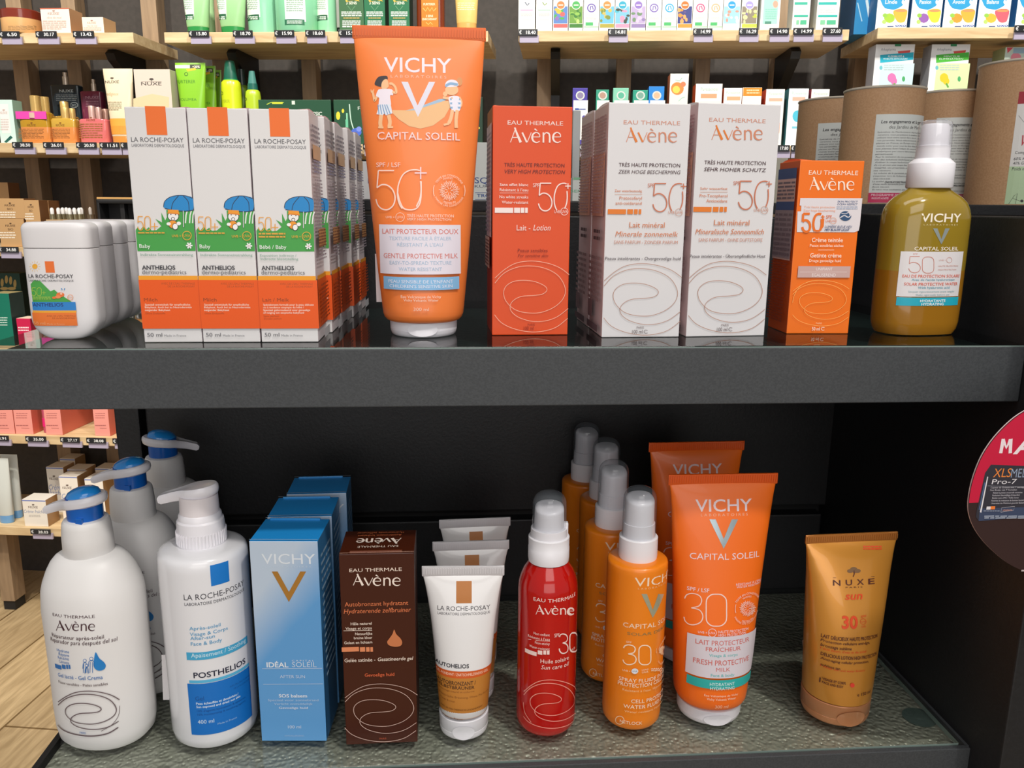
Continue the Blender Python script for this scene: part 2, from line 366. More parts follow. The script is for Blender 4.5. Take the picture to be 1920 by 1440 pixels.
def prof_px(P, rows):
    """rows (pixel row, half width in pixels, depth/width ratio or None, exponent) seen at P -> loft profile"""
    out = []
    for y, hw, rb, n in rows:
        z = hgt(P, y); a = hw*scale_at(P+Vector((0, 0, z))); out.append((z, a, a*rb, n))
    return out
# ================================================================== front display unit
ZU, ZL, YF, DEP = CZ-.0778, CZ-.347, .455, .232
XL, XR = -.263, .339
fascia = speckle('fascia_metal', '383b3e', '3f4245', 900, .55, .1)
dark = speckle('dark_laminate', '16171a', '1a1b1e', 500, .5, .15)
blackm = mat('0c0c0d', .6)
def glass_mat(name, bumpy, glossr, tint):
    m = bpy.data.materials.new(name); m.use_nodes = True; n, l = nodes(m); n.clear()
    out = n.new('ShaderNodeOutputMaterial'); tr = n.new('ShaderNodeBsdfTransparent'); tr.inputs[0].default_value = lin(tint)
    gl = n.new('ShaderNodeBsdfGlossy'); gl.inputs['Roughness'].default_value = glossr; mx = n.new('ShaderNodeMixShader'); l.new(front_fresnel(n, l), mx.inputs[0]); l.new(tr.outputs[0], mx.inputs[1]); l.new(gl.outputs[0], mx.inputs[2]); l.new(mx.outputs[0], out.inputs[0])
    return m
pane = glass_mat('shelf_glass', 0, .02, 'f5f8f7')
edge = mat('7d8e88', .15, coat=.6)
def tray_mat(name, h, bump, rough, sc, metal=0):
    m = bpy.data.materials.new(name); m.use_nodes = True; n, l = nodes(m); b = n['Principled BSDF']
    tc = n.new('ShaderNodeTexCoord'); no = n.new('ShaderNodeTexVoronoi'); no.feature = 'SMOOTH_F1'; no.inputs['Scale'].default_value = sc
    n2 = n.new('ShaderNodeTexNoise'); n2.inputs['Scale'].default_value = sc*.4; n2.inputs['Detail'].default_value = 1
    ad = n.new('ShaderNodeVectorMath'); ad.operation = 'MULTIPLY_ADD'; ad.inputs[1].default_value = (.0022,)*3
    l.new(tc.outputs['Object'], n2.inputs[0]); l.new(n2.outputs[1], ad.inputs[0]); l.new(tc.outputs['Object'], ad.inputs[2]); l.new(ad.outputs[0], no.inputs[0])
    bp = n.new('ShaderNodeBump'); bp.inputs['Strength'].default_value = bump; bp.inputs['Distance'].default_value = .0022
    l.new(no.outputs[0], bp.inputs['Height']); l.new(bp.outputs[0], b.inputs['Normal'])
    b.inputs['Base Color'].default_value = lin(h); b.inputs['Roughness'].default_value = rough; b.inputs['Metallic'].default_value = metal
    return m
tray_lo = tray_mat('hammered_glass_back', 'aba89a', 1.0, .36, 330, .35)
tray_up = tray_mat('dark_glass_back', '1d2b2a', .1, .4, 300)
unit = empty('display_unit', TM(0, YF, 0), 'dark grey two-shelf display unit with glass shelf tops holding the sun care', 'display shelf')
MU = unit.matrix_world
def part(name, fn, parent=unit, label=None):
    b = B(); fn(b); o = b.build(name); o.parent = parent; o.matrix_world = Matrix.Identity(4) if parent is unit else o.matrix_world
    if label: o['label'] = label
    return o
def upart(name, fn, par=None, label=None):
    b = B(); fn(b); o = b.build(name); o.parent = par or unit; o.matrix_parent_inverse = MU.inverted()
    if par: o.matrix_parent_inverse = Matrix.Identity(4)
    if label: o['label'] = label
    return o
us = upart('upper_shelf', lambda b: (b.box(XL, XR-.0003, YF, YF+.004, ZU-.0347, ZU-.0012, fascia, .0006), b.box(XL, XR, YF+.004, YF+DEP, ZU-.0347, ZU-.007, tray_up)))
upart('glass_pane', lambda b: b.box(XL+.001, XR-.001, YF+.0005, YF+DEP-.001, ZU-.0045, ZU-.0002, pane, .0004, 1, {'F': edge}), us, 'clear glass top with a pale green edge')
ls = upart('lower_shelf', lambda b: (b.box(XL-.004, XR, YF-.002, YF+.002, ZL-.040, ZL-.0012, fascia, .0005), b.box(XL-.004, XL, YF, YF+DEP, ZL-.040, ZL-.0005, blackm),
    b.box(XR-.002, XR, YF, YF+DEP, ZL-.040, ZL-.0005, fascia), b.box(XL, XR-.002, YF+.002, YF+DEP, ZL-.030, ZL-.0065, tray_lo)))
upart('glass_pane', lambda b: b.box(XL+.001, XR-.005, YF+.003, YF+DEP-.001, ZL-.0045, ZL-.0002, pane, .0004, 1, {'F': edge, 'R': edge}), ls, 'clear glass top over hammered glass')
pc = atz(1725, 1331, ZL)
upart('suction_cup', lambda b: (b.loft([(ZL-.0062, .0105, .0105, 2), (ZL-.0058, .0112, .0112, 2), (ZL-.0052, .004, .004, 2), (ZL-.0047, .0035, .0035, 2)], clear('9fb0aa', .25, .05), xo=pc.x, yo=pc.y)), ls)
YB = YF+DEP
zt = at(1300, 379, YB).z; zg = at(1300, 398, YB).z; xbl = at(243, 900, YB).x; xj = at(1562, 860, YB).x
gz1 = at(1000, 957, YB).z; gz2 = at(1000, 973, YB).z
def back(b):
    b.box(at(330, 400, YB).x, XR+.006, YB, YB+.018, ZU-.06, zg-.0035, dark, .0015)          # upper panel
    b.box(xbl+.018, xj-.002, YB, YB+.018, gz1, ZU-.062, dark, .0015)              # middle panel
    b.box(xbl+.018, xj-.006, YB-.001, YB+.017, ZL-.30, gz2, dark, .0015)          # lower panel
    b.box(xj+.002, XR+.01, YB+.001, YB+.018, ZL-.30, ZU-.062, dark, .0015)
    b.box(xbl+.005, XR+.006, YB+.012, YB+.03, ZL-.4, ZU-.07, blackm), b.box(at(335, 400, YB).x, XR+.006, YB+.012, YB+.03, ZU-.07, zg-.004, blackm)             # carcass behind the gaps
bp_ = upart('back_panel', back)
upart('upright_post', lambda b: b.box(xbl-.006, xbl+.014, YB-.004, YB+.03, .002, ZU-.036, dark, .0015))
upart('top_ledge', lambda b: b.box(at(330, 400, YB).x, XR+.6, YB-.002, YB+.42, zg-.001, zt, dark, .001))
zs_ = at(1850, 386, YF+.05).z
upart('side_panel', lambda b: (b.box(XR, XR+.018, YF-.03, YB+.01, ZL-.865, zg, dark, .001), b.box(XR+.018, XR+.5, YF-.026, YF-.008, ZL-.865, zg, dark, .001)))
# ================================================================== upper shelf: flat white bottles
def rrect(hw, h, rb, rt, b, n, zb=0, k=.28):
    """upright rounded-rectangle profile: rows of (z, a, b, n)"""
    rows = []
    for i in range(7):
        t = i/6*math.pi/2; rows.append((zb+rb*(1-math.cos(t)), hw-rb+rb*math.sin(t), b*(1-k*min(1, rb/.006)+k*min(1, rb/.006)*math.sin(t)), n))
    rows.append((zb+h*.5, hw, b, n))
    for i in range(7):
        t = i/6*math.pi/2; rows.append((zb+h-rt+rt*math.sin(t), hw-rt+rt*math.cos(t), b*(1-k*min(1, rt/.006)+k*min(1, rt/.006)*math.cos(t)), n))
    return rows
PL, PR = atz(58, 634, ZU), atz(170, 634, ZU); w_ = at(168, 560, PL.y).x - at(40, 560, PL.y).x
Pc = atz(118, 637, ZU); Pc.y += .010; H = hgt(Pc, 416); hw = w_/2
M0 = TM(Pc.x+.0005, Pc.y, ZU, .02)
sp = H*.78; gm = mat('e6e3e4', .38)
root = empty('flat_bottle', M0, 'white flat sun milk bottle nearest us in the row on the far left', 'bottle', 'flat white bottles in a row')
pr_ = rrect(hw, sp, .013, .0003, .0105, 4.2)
b = B(); b.loft(pr_, gm, 56)
F = Curved(M0, pr_, False); b.on(F, (0, 340, 4))
b.R(340, 600, 408, 685, 'ee7530'); b.E(262, 638, 20, 20, 'f2b13c')
for i in range(12): b.L([(262+28*math.cos(i*.524), 638+28*math.sin(i*.524)), (262+42*math.cos(i*.524), 638+42*math.sin(i*.524))], 3, 'f0c878')
b.T('LA ROCHE-POSAY', 217, 552, 698, 726, '46464c', b=.008); b.T('LABORATOIRE DERMATOLOGIQUE', 220, 554, 738, 752, '5c5c62')
b.P([(232, 770), (258, 740), (300, 745), (330, 775), (380, 825), (408, 812), (440, 840), (470, 858), (540, 904), (248, 904)], '4ca54a')
for d, x in (('5', 240), ('0', 280)): b.D(d, x, x+32, 798, 858, 4, 'a8c84e')
b.L([(318, 835), (345, 835)], 4, 'a8c84e'); b.L([(331, 822), (331, 850)], 4, 'a8c84e')
b.para(250, 385, 862, 888, 2, '9cc452'); b.E(455, 850, 30, 18, 'f07838'); b.E(438, 866, 22, 12, 'f2905a'); b.E(462, 842, 8, 8, 'f6d0b8'); b.E(410, 872, 16, 9, 'f07838')
b.L([(462, 800), (470, 815)], 6, '3a8fce'); b.L([(488, 800), (484, 815)], 5, '3a8fce'); b.ring(530, 870, 20, 4, 'f0a070'); b.T('UVA', 518, 542, 864, 877, 'f0a070')
b.R(248, 904, 572, 968, '2c84ce'); b.T('ANTHELIOS', 252, 480, 912, 938, '1d3c7c', b=.02); b.R(250, 968, 576, 984, 'f4ac34'); b.R(252, 984, 580, 1082, 'ee7a30')
b.T("AVEC DE L'EAU THERMALE", 355, 572, 1002, 1014, 'a04a1c'); b.T('DE LA ROCHE-POSAY', 398, 572, 1020, 1031, 'a04a1c'); b.T('50 ml', 262, 345, 1052, 1074, 'f4ae7c'); b.T('Made in France', 358, 490, 1062, 1076, 'f4ae7c')
bo = b.build('bottle_body', root)
pc_ = [(z+sp+.0003, a, bb, n) for z, a, bb, n in rrect(hw+.0001, H-sp-.0003, .0003, .0042, .0106, 4.2)]
b = B(); b.loft(pc_, gm, 56); b.build('cap', root)
zr = ZU
for k, (px, py, lab) in enumerate(((195, 622.5, 'white flat sun milk bottle, second from the front in the left row'), (222, 610.5, 'white flat sun milk bottle, third from the front in the left row'), (243, 600, 'white flat sun milk bottle at the back of the left row, label peeking out'))):
    q = atz(px, py, ZU); y_ = q.y+.010; e = at((216, 244, 268)[k], 560, y_)
    copy_thing(root, TM(e.x-hw, y_, ZU, .02), lab)
# ================================================================== upper shelf: baby sun milk cartons
def paraUV(b, u0, u1, v0, v1, rows, h, fill=.5):
    d = (v1-v0)/rows
    for i in range(rows):
        v = v1-d*(i+.3)
        u = u0
        while u < u1-.0008:
            wl = min(u1-u, (u1-u0)*random.uniform(.15, .45)); b.UV(u, v-d*fill, u+wl, v, h); u += wl+(u1-u0)*.05
b3l, b3r, b3t = (491, 641.5), (597, 641), 204.5
def baby(fr):
    t = shelf_carton(b3l, b3r, ZU, b3t, .0335, F='dedcdc', S='d8cfd2', T='d8d2d4'); b = t.b
    b.on(t.F, (220, 180, 4))
    b.R(1142, 91, 1292, 305, 'ee7128'); b.T('LA ROCHE-POSAY', 1030, 1415, 324, 358, '5b5b60'); b.T('LABORATOIRE DERMATOLOGIQUE', 1033, 1417, 372, 394, '6e6e74', b=.004)
    b.P([(1043, 1010), (1060, 988), (1075, 1012), (1100, 982), (1118, 1008), (1140, 990), (1160, 1014), (1195, 1012), (1232, 982), (1190, 928), (1238, 955), (1235, 880), (1262, 940), (1275, 915), (1272, 862), (1470, 866), (1478, 1166), (1052, 1168)], '43a047')
    for x in (1410, 1440, 1462): b.L([(x, 960), (x+6, 900), (x+16, 868)], 9, 'e8e8e4')
    b.P([(1253, 838), (1262, 800), (1300, 768), (1360, 754), (1420, 757), (1468, 775), (1468, 862), (1410, 868), (1330, 862), (1265, 848)], '1d87cb', True)
    for q in ([(1253, 838), (1262, 800), (1300, 768), (1360, 754), (1420, 757), (1466, 775)], [(1310, 858), (1322, 810), (1365, 757)], [(1440, 864), (1435, 800), (1400, 757)]): b.L(q, 5, '20304c', True)
    b.L([(1262, 850), (1330, 866), (1410, 871), (1466, 864)], 6, '20304c', True)
    b.L([(1397, 868), (1396, 992)], 9, '444448'); b.L([(1397, 868), (1396, 990)], 5, 'e8e8e8')
    b.E(1322, 908, 42, 38, '303034'); b.E(1322, 908, 38, 34, 'f0eeee'); b.P([(1284, 858), (1362, 862), (1366, 888), (1284, 882)], 'f09a2c'); b.L([(1280, 884), (1370, 892)], 8, 'd9801c')
    b.ring(1320, 928, 12, 4, '303034'); b.E(1306, 895, 4, 4, '303034'); b.E(1340, 897, 4, 4, '303034')
    b.E(1318, 968, 34, 32, '303034'); b.E(1318, 968, 30, 28, 'f09a2c'); b.E(1335, 985, 22, 25, '303034'); b.E(1335, 985, 18, 21, 'f4f2f2'); b.E(1362, 962, 16, 14, 'f4f2f2'); b.E(1288, 965, 16, 12, 'f4f2f2')
    for d, x in (('5', 1060), ('0', 1112)): b.D(d, x, x+42, 910, 1012, 6, 'e8a238')
    b.L([(1160, 985), (1208, 985)], 6, 'e8a238'); b.L([(1184, 958), (1184, 1012)], 6, 'e8a238')
    b.para(1062, 1262, 1022, 1040 if fr == 0 else 1066, 1 if fr == 0 else 2, 'd8a440', .6, False)
    b.T('UVB +', 1310, 1378, 1046, 1063, 'd6a93c', b=.02); b.ring(1420, 1052, 32, 6, 'd6a93c'); b.T('UVA', 1396, 1446, 1043, 1062, 'd6a93c', b=.01)
    for i in range(6): a = i*math.pi/3; b.L([(1435, 1126), (1435+24*math.cos(a), 1126+24*math.sin(a))], 11, 'f2f2f2')
    b.E(1435, 1126, 6, 6, 'e0b0c0')
    if fr:
        b.T('Bébé / Baby', 1070, 1270, 1118, 1146, 'eaf3ea', b=.006); b.T('Exposition indirecte /', 1073, 1345, 1186, 1204, '7fa796'); b.T('Indirecte blootstelling', 1077, 1358, 1211, 1230, '7fa796')
    else:
        b.T('Baby', 1070, 1150, 1116, 1144, 'eaf3ea', b=.006); b.T('Indirekte Sonneneinstrahlung', 1076, 1460, 1184, 1203, '7fa796')
    b.T('ANTHELIOS', 1083, 1328, 1274, 1304, '34343c', b=.02); b.T('dermo-pediatrics', 1083, 1408, 1308, 1338, '5e5e66')
    b.R(1056, 1350, 1490, 1383, 'f0a01e')
    b.view = (240, 400, 4); b.R(986, 501, 1428, 862, 'ea5806')
    b.T("AVEC DE L'EAU THERMALE", 1142, 1388, 520, 535, 'a84a18'); b.T('DE LA ROCHE-POSAY', 1190, 1388, 542, 556, 'a84a18')
    b.T('Lait / Melk' if fr else 'Milch', 1012, 1210 if fr else 1110, 634, 660, '8e3c12')
    ls_ = ('Spécialement formulé pour la peau délicate', 'ou à tendance atopique du bébé /', 'Speciaal geformuleerd voor gevoelige', 'of neiging tot atopische babyhuid') if fr else ('Speziell entwickelt für empfindliche', 'Babyhaut. Auch bei zu Neurodermitis', 'neigender Babyhaut')
    xe = (1395, 1322, 1368, 1322) if fr else (1350, 1360, 1202)
    for i, q in enumerate(ls_): b.T(q, 1017, xe[i], 677+i*20, 691+i*20, 'f4dccb', b=.012)
    yy = 762 if fr else 742
    b.T('Sans parfum' if fr else 'Ohne Duftstoffe', 1020, 1135 if fr else 1165, yy, yy+13, 'ae4c16')
    if fr: b.T('Zonder parfum', 1022, 1155, 782, 794, 'ae4c16')
    b.T('50 ml', 1028, 1138, 895, 922, '5c5c62'); b.T('Made in France', 1153, 1313, 906, 922, '7a7a80')
    h = t.h; w2 = t.d/2; zo = t.F.inv(240+1200/4, 400+862/4)[1]; z1 = t.F.inv(300+240, 400+501/4)[1]; z2 = t.F.inv(540, 400+470/4)[1]
    b.on(t.R); b.UV(-w2+.0006, zo, w2-.0006, z1, 'd4540f'); b.UV(-w2+.0006, z1, w2-.0006, z2, 'e0951c')
    b.UV(-w2+.003, h*.80, w2-.002, h*.86, 'd0a880'); paraUV(b, -w2+.003, w2-.003, h*.87, h*.95, 4, '8c8490'); paraUV(b, -w2+.003, w2-.003, h*.74, h*.80, 4, '8a86a4'); paraUV(b, -w2+.003, w2-.003, h*.36, h*.72, 24, 'a59aa4'); b.UV(-w2+.003, h*.42, w2-.003, h*.5, 'c8935c'); paraUV(b, -w2+.003, w2-.003, h*.42, h*.5, 6, '8c5c40')
    paraUV(b, -w2+.003, w2-.003, zo+.004, z1-.002, 10, 'a33e0c'); b.UV(-w2+.006, zo*.2, w2-.006, zo*.85, 'b8b8bc')
    return t
def lid_arc(par, t, hc, side=1):
    """small bulging dust flap under the lid"""
    b = B(); n = 8; r = t.d*.48; vs = []
    for i in range(n+1):
        a = math.pi*i/n; vs += [(side*(t.w/2-.0012), -math.cos(a)*r, t.h-.0006+math.sin(a)*.0022), (side*(t.w/2-.009), -math.cos(a)*r, t.h-.0006+math.sin(a)*.0014)]
    b.add(vs, [(2*i, 2*i+1, 2*i+3, 2*i+2) for i in range(n)] + [tuple(range(0, 2*n+2, 2))], mat(hc, .5), False); return b.build('lid_flap', par)
tf = baby(1); bf = tf.done('baby_milk_carton', 'baby sun milk carton reading Bébé / Baby, front right of its block', 'box', 'baby sun milk cartons'); lid_arc(bf, tf, 'e0b9bb')
tg = baby(0); bg = tg.done('baby_milk_carton', 'baby sun milk carton reading Milch, nearest the white flat bottles', 'box', 'baby sun milk cartons'); lid_arc(bg, tg, 'e0b9bb')
a1, a2 = atz(273, 641, ZU), atz(382, 641.5, ZU); c3 = tf.M.translation
w3 = tf.w
bg.matrix_world = TM(c3.x-2*w3-.0016, c3.y+.0004, ZU, .012)
copy_thing(bg, TM(c3.x-w3-.0008, c3.y+.0002, ZU, .004), 'baby sun milk carton reading Milch, middle of the front row')
for k in range(1, 5):
    copy_thing(bf, TM(c3.x+.0022*k+.001*(k % 2), c3.y+.0362*k, ZU, -.01*(k % 3)), ('', 'baby sun milk carton directly behind the Bébé / Baby one', 'third baby sun milk carton back in the right column', 'fourth baby sun milk carton back in the right column', 'rearmost baby sun milk carton of the right column')[k])
# ================================================================== squeeze tubes
def tube_thing(name, label, Pf, rcap, rows, capz, crimp, hbody, hcrimp, hcap, a=0, rough=.35, tilt=0, group=None, metal=0, capn=2, coat=.1):
    """Pf centre of base; rows body profile (z,a,b,n) ; capz (z0, z1)"""
    M = TM(Pf.x, Pf.y, Pf.z, a) @ Matrix.Rotation(tilt, 4, 'Y')
    root = empty(name, M, label, 'tube', group)
    b = B(); mb = mat(hbody, rough, metal, coat=coat); b.loft(rows, mb, 72); F = Curved(M, rows, False)
    mc = mat(hcap, .3, metal*.8, coat=.3); c = B()
    c.loft([(0, rcap*.90, rcap*.90, 2), (.0008, rcap*.955, rcap*.955, 2), (.0025, rcap*.985, rcap*.985, 2), (capz*.36, rcap, rcap, 2), (capz*.37, rcap*.992, rcap*.992, 2), (capz*.385, rcap*1.0, rcap*1.0, 2), (capz*.97, rcap*1.01, rcap*1.01, 2), (capz, rcap*.99, rcap*.99, 2)], mc, 56)
    cap = c.build('flip_cap', root)
    # thumb recess: a shallow polished oval on the front of the cap
    c = B(); Fc = Curved(M, [(0, rcap*.985, rcap*.985, 2), (capz*.4, rcap, rcap, 2), (capz, rcap*1.01, rcap*1.01, 2)], True); n = 24
    vs = [Fc.pt(0, capz*.45, .0001)]
    for rr, of in ((.5, .0003), (1, .0007)):
        for i in range(n):
            t = 2*math.pi*i/n; vs.append(Fc.pt(rcap*.44*rr*math.cos(t), max(.001, capz*.45+capz*.36*rr*math.sin(t)), of))
    c.add(vs, [(0, 1+i, 1+(i+1) % n) for i in range(n)] + [(1+i, 1+n+i, 1+n+(i+1) % n, 1+(i+1) % n) for i in range(n)], mat(hcap, .18, metal*.8, coat=.6), True)
    c.build('thumb_recess', cap)
    z0, z1, ca = crimp; c = B(); m2 = mat(hcrimp, .4, metal, coat=coat)
    c.loft([(z0-.0004, ca*.995, .0009, 6), (z0, ca, .0011, 6), (z1-.0003, ca, .0010, 6), (z1, ca*.998, .0006, 6)], m2, 40)
    for i in range(int(ca*2/.0016)):
        x = -ca+.001+i*.0016; c.box(x, x+.0006, -.00135, -.00105, z0+.0012, z1-.0012, m2)
    c.build('crimped_seal', root)
    return root, b, F, M
def body_rows(P, pts, z0b):
    """pts: (pixel row, half width px, b as fraction of the base half width, exponent)"""
    out = []; bb = None
    for y, hw, fb, n in pts:
        z = hgt(P, y); a = hw*scale_at(P+Vector((0, 0, z)))
        if bb is None: bb = z0b
        out.append((z, a, fb*bb, n))
    return out
# --- large children's tube
Pf = atz(795, 634.5, ZU); s_ = scale_at(Pf); rc = 62.5*s_*1.03; P = behind(Pf, rc)
capz = hgt(P, 592)
rows = body_rows(P, [(598, 62, .85, 2.2), (595.5, 68, .93, 2.2), (591, 72, .98, 2.2), (584, 74.5, 1, 2.2), (572, 76, 1, 2.2), (540, 79.5, .97, 2.2), (480, 86, .86, 2.2), (400, 93.5, .72, 2.25), (300, 102.5, .54, 2.3), (200, 112, .37, 2.4), (130, 118, .24, 2.5), (95, 120.5, .15, 2.6), (80, 121.6, .09, 2.8), (72, 122.5, .04, 3)], 75*s_*1.03)
zc0 = hgt(P, 74); zc1 = hgt(P, 50)
r1, b, F, M = tube_thing('sunscreen_tube', "large orange children's sun milk tube with a white cap and beach figures", P, rc, rows, capz, (zc0, zc1, 125*scale_at(P+Vector((0, 0, zc1)))), 'f0803c', 'e26a28', 'e4e3ea', 0, .36)
WL = 'e8dde6'
b.on(F, (640, 30, 4.647))
b.T('VICHY', 372, 960, 366, 490, WL, b=.008); b.T('L A B O R A T O I R E S', 430, 915, 516, 540, 'f0c2a8')
b.P([(445, 820), (560, 822), (720, 780), (850, 740), (940, 740), (950, 790), (900, 880), (800, 955), (690, 982), (590, 960), (500, 900), (450, 850)], 'e9b884')
b.P([(560, 824), (640, 806), (720, 775), (850, 725), (940, 715), (900, 738), (730, 792), (640, 822)], '9db9d2')
b.P([(522, 572), (580, 574), (672, 800), (668, 880)], 'dcd8e6'); b.P([(764, 574), (818, 574), (668, 880), (660, 790)], 'dcd8e6')
# boy
sk = 'eebb8c'
b.P([(290, 590), (310, 545), (340, 525), (395, 522), (404, 550), (380, 560), (352, 585), (350, 615), (310, 608)], '3a3338', True)
b.P([(352, 585), (372, 556), (398, 552), (412, 590), (408, 622), (372, 640), (350, 625)], sk, True)
b.P([(318, 650), (345, 636), (440, 640), (450, 690), (425, 695), (428, 790), (330, 790), (330, 715), (300, 705)], 'eae0ea', True)
b.L([(445, 660), (478, 668), (470, 620), (440, 590), (418, 592)], 20, sk, True); b.L([(310, 700), (290, 738), (280, 690), (270, 650)], 20, sk, True); b.L([(262, 668), (258, 640)], 8, sk); b.L([(278, 660), (284, 636)], 8, sk)
b.P([(335, 770), (430, 770), (446, 848), (386, 866), (378, 840), (364, 864), (306, 856)], 'dfe3ee')
for x in (322, 346, 372, 398, 422): b.L([(345+(x-372)*.75+12, 772), (x+6, 856)], 8, '7f9fc4')
b.L([(348, 862), (340, 930), (345, 965)], 34, sk, True); b.L([(412, 862), (424, 920), (418, 965)], 32, sk, True); b.L([(322, 970), (368, 972)], 16, sk); b.L([(404, 970), (452, 968)], 16, sk)
# girl
b.E(1030, 572, 26, 38, 'd8935c'); b.E(962, 645, 58, 46, sk)
b.P([(905, 615), (915, 575), (955, 555), (1000, 565), (1018, 590), (1014, 612), (960, 618)], 'e6e2ee', True); b.L([(908, 612), (950, 590), (1015, 600)], 22, '86a9cc', True)
b.E(905, 680, 20, 22, sk); b.L([(885, 710), (940, 718), (990, 700)], 22, sk, True)
b.P([(940, 705), (1030, 705), (1044, 780), (1020, 835), (965, 822), (945, 770)], 'e6e2ee', True)
for y in (725, 762, 800): b.L([(948, y), (1038, y)], 16, '86a9cc')
b.L([(1030, 705), (1050, 750), (1045, 790)], 12, sk, True); b.L([(968, 820), (955, 890), (935, 935)], 30, sk, True); b.L([(1010, 820), (1000, 900), (1000, 960)], 30, sk, True); b.L([(892, 950), (940, 938)], 18, sk); b.L([(985, 968), (1016, 968)], 14, sk)
b.T('CAPITAL SOLEIL', 315, 1035, 1014, 1078, 'ecd2d2', b=.004)
b.T('SPF / LSF', 306, 515, 1277, 1316, 'efcfc6', b=.006); b.D('5', 303, 474, 1347, 1689, 11, 'f6d6c8'); b.D('c', 490, 695, 1340, 1689, 11, 'f6d6c8')
b.L([(505, 1600), (540, 1672), (600, 1689), (660, 1672), (692, 1600), (696, 1440)], 11, 'f6d6c8', True); b.L([(495, 1480), (492, 1540), (505, 1600)], 11, 'f6d6c8'); b.L([(640, 1368), (745, 1368)], 10, 'ecd6de'); b.L([(692, 1316), (692, 1422)], 10, 'ecd6de')
b.view = (640, 330, 4.647); b.stamp(940, 128, 138, 'f5cdb8')
b.T('UVB +', 390, 465, 349, 368, 'f2cdbb', b=.006); b.ring(513, 358, 38, 4, 'f2cdbb'); b.T('UVA', 486, 541, 348, 370, 'f2cdbb'); b.T('TRÈS HAUTE PROTECTION', 573, 980, 335, 360, 'f2cdbb', b=.006); b.T('VERY HIGH PROTECTION', 573, 958, 368, 388, 'f2cdbb', b=.006)
b.R(337, 425, 1040, 857, 'dcd5e0'); b.R(372, 881, 1027, 993, '7fb2da')
for q, x0, x1, y0, y1, h in (('LAIT PROTECTEUR DOUX', 360, 1020, 463, 505, 'd0746a'), ('TEXTURE FACILE À ÉTALER', 418, 960, 530, 560, 'a5b9d0'), ("RÉSISTANT À L'EAU", 488, 885, 584, 614, 'a5b9d0'), ('GENTLE PROTECTIVE MILK', 372, 1015, 676, 718, 'd0746a'), ('EASY-TO-SPREAD TEXTURE', 423, 960, 742, 773, 'a5b9d0'), ('WATER RESISTANT', 502, 878, 796, 826, 'a5b9d0'), ("PEAU SENSIBLE DE L'ENFANT", 413, 975, 907, 935, 'd6dced'), ("CHILDREN'S SENSITIVE SKIN", 422, 970, 948, 975, 'd6dced'), ('Eau Volcanique de Vichy', 520, 870, 1040, 1063, 'f2d0bc'), ('Vichy Volcanic Water', 543, 848, 1070, 1092, 'f2d0bc'), ('300 ml', 630, 763, 1145, 1173, 'f2c4ac')):
    b.T(q, x0, x1, y0, y1, h, b=.006)
b.build('tube_body', r1)
def sticker(par, M, q, hc='d9d3d6'):
    c = B(); vs = [Vector(p) for p in q]; n = (vs[1]-vs[0]).cross(vs[3]-vs[0]).normalized()*.0002
    c.add([v-n for v in vs]+[v+n for v in vs], [(0, 1, 2, 3), (7, 6, 5, 4), (0, 4, 5, 1), (1, 5, 6, 2), (2, 6, 7, 3), (3, 7, 4, 0)], mat(hc, .5)); return c.build('security_sticker', par)
def side_sticker(par, M, x0, x1, y0, y1, dy, hc='d9d3d6'):
    o = M.translation; Y = o.y+dy; q = [M.inverted() @ at(x, y, Y) for x, y in ((x0+3, y1), (x1+3, y1), (x1, y0), (x0, y0))]; return sticker(par, M, q, hc)
side_sticker(r1, M, 703, 722, 476, 566, .008)
# ================================================================== upper shelf: boxes on the right
def avene_box(pl, pr, ytop, d, F, S, T=None, **k): return shelf_carton(pl, pr, ZU, ytop, d, F=F, S=S, T=T or F, **k)
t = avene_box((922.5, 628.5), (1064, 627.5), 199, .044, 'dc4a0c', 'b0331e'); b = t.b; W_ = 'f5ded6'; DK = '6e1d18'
b.on(t.F, (880, 180, 4.571))
b.T('EAU THERMALE', 328, 803, 214, 249, W_, b=.006); b.avene(345, 786, 270, 400, W_)
b.T('TRÈS HAUTE PROTECTION', 298, 815, 577, 608, DK, b=.006); b.T('VERY HIGH PROTECTION', 296, 815, 633, 665, DK, .2, .006)
for q, x0, y0 in (('Sans effet blanc', 260, 748), ("Résistant à l'eau", 260, 793), ('No white streaks', 258, 853), ('Water-resistant', 278, 898)): b.T(q, x0, 504, y0, y0+24, W_, b=.006)
b.L([(260, 831), (505, 831)], 3, W_); b.R(218, 957, 375, 1001, 'f4e4e0'); b.R(383, 957, 434, 1001, 'f4e4e0'); b.R(440, 957, 471, 1001, 'f4e4e0'); b.R(477, 957, 500, 1001, 'f4e4e0')
def fifty(b, x0, x1, xs, y0, y1, h, wd=10, plus=True):
    b.T('SPF', xs, xs+54, y0, y0+33, h); b.D('5', x0, x0+(x1-x0)*.46, y0, y1, wd, h); b.D('c', x0+(x1-x0)*.52, x1-12, y0, y1, wd, h)
    if plus: b.L([(x1-30, y0+24), (x1+18, y0+24)], wd*.8, h); b.L([(x1-6, y0), (x1-6, y0+48)], wd*.8, h)
fifty(b, 592, 850, 545, 748, 985, W_); b.T('UVB', 727, 776, 980, 1003, W_); b.ring(813, 990, 31, 4, W_); b.T('UVA', 790, 838, 979, 1003, W_)
b.view = (880, 400, 4.571); b.T('Lait -', 405, 522, 100, 146, W_); b.T('Lotion', 546, 690, 98, 146, W_, .22)
b.T('Peaux sensibles', 415, 670, 303, 332, '8c2616'); b.T('For sensitive skin', 416, 672, 348, 375, '8c2616', .2)
b.swirl(215, 855, 408, 1013, 5, 'f4b49a'); b.T('PARIS', 500, 560, 944, 962, '962c16'); b.T('100 ml', 465, 550, 968, 1000, '962c16')
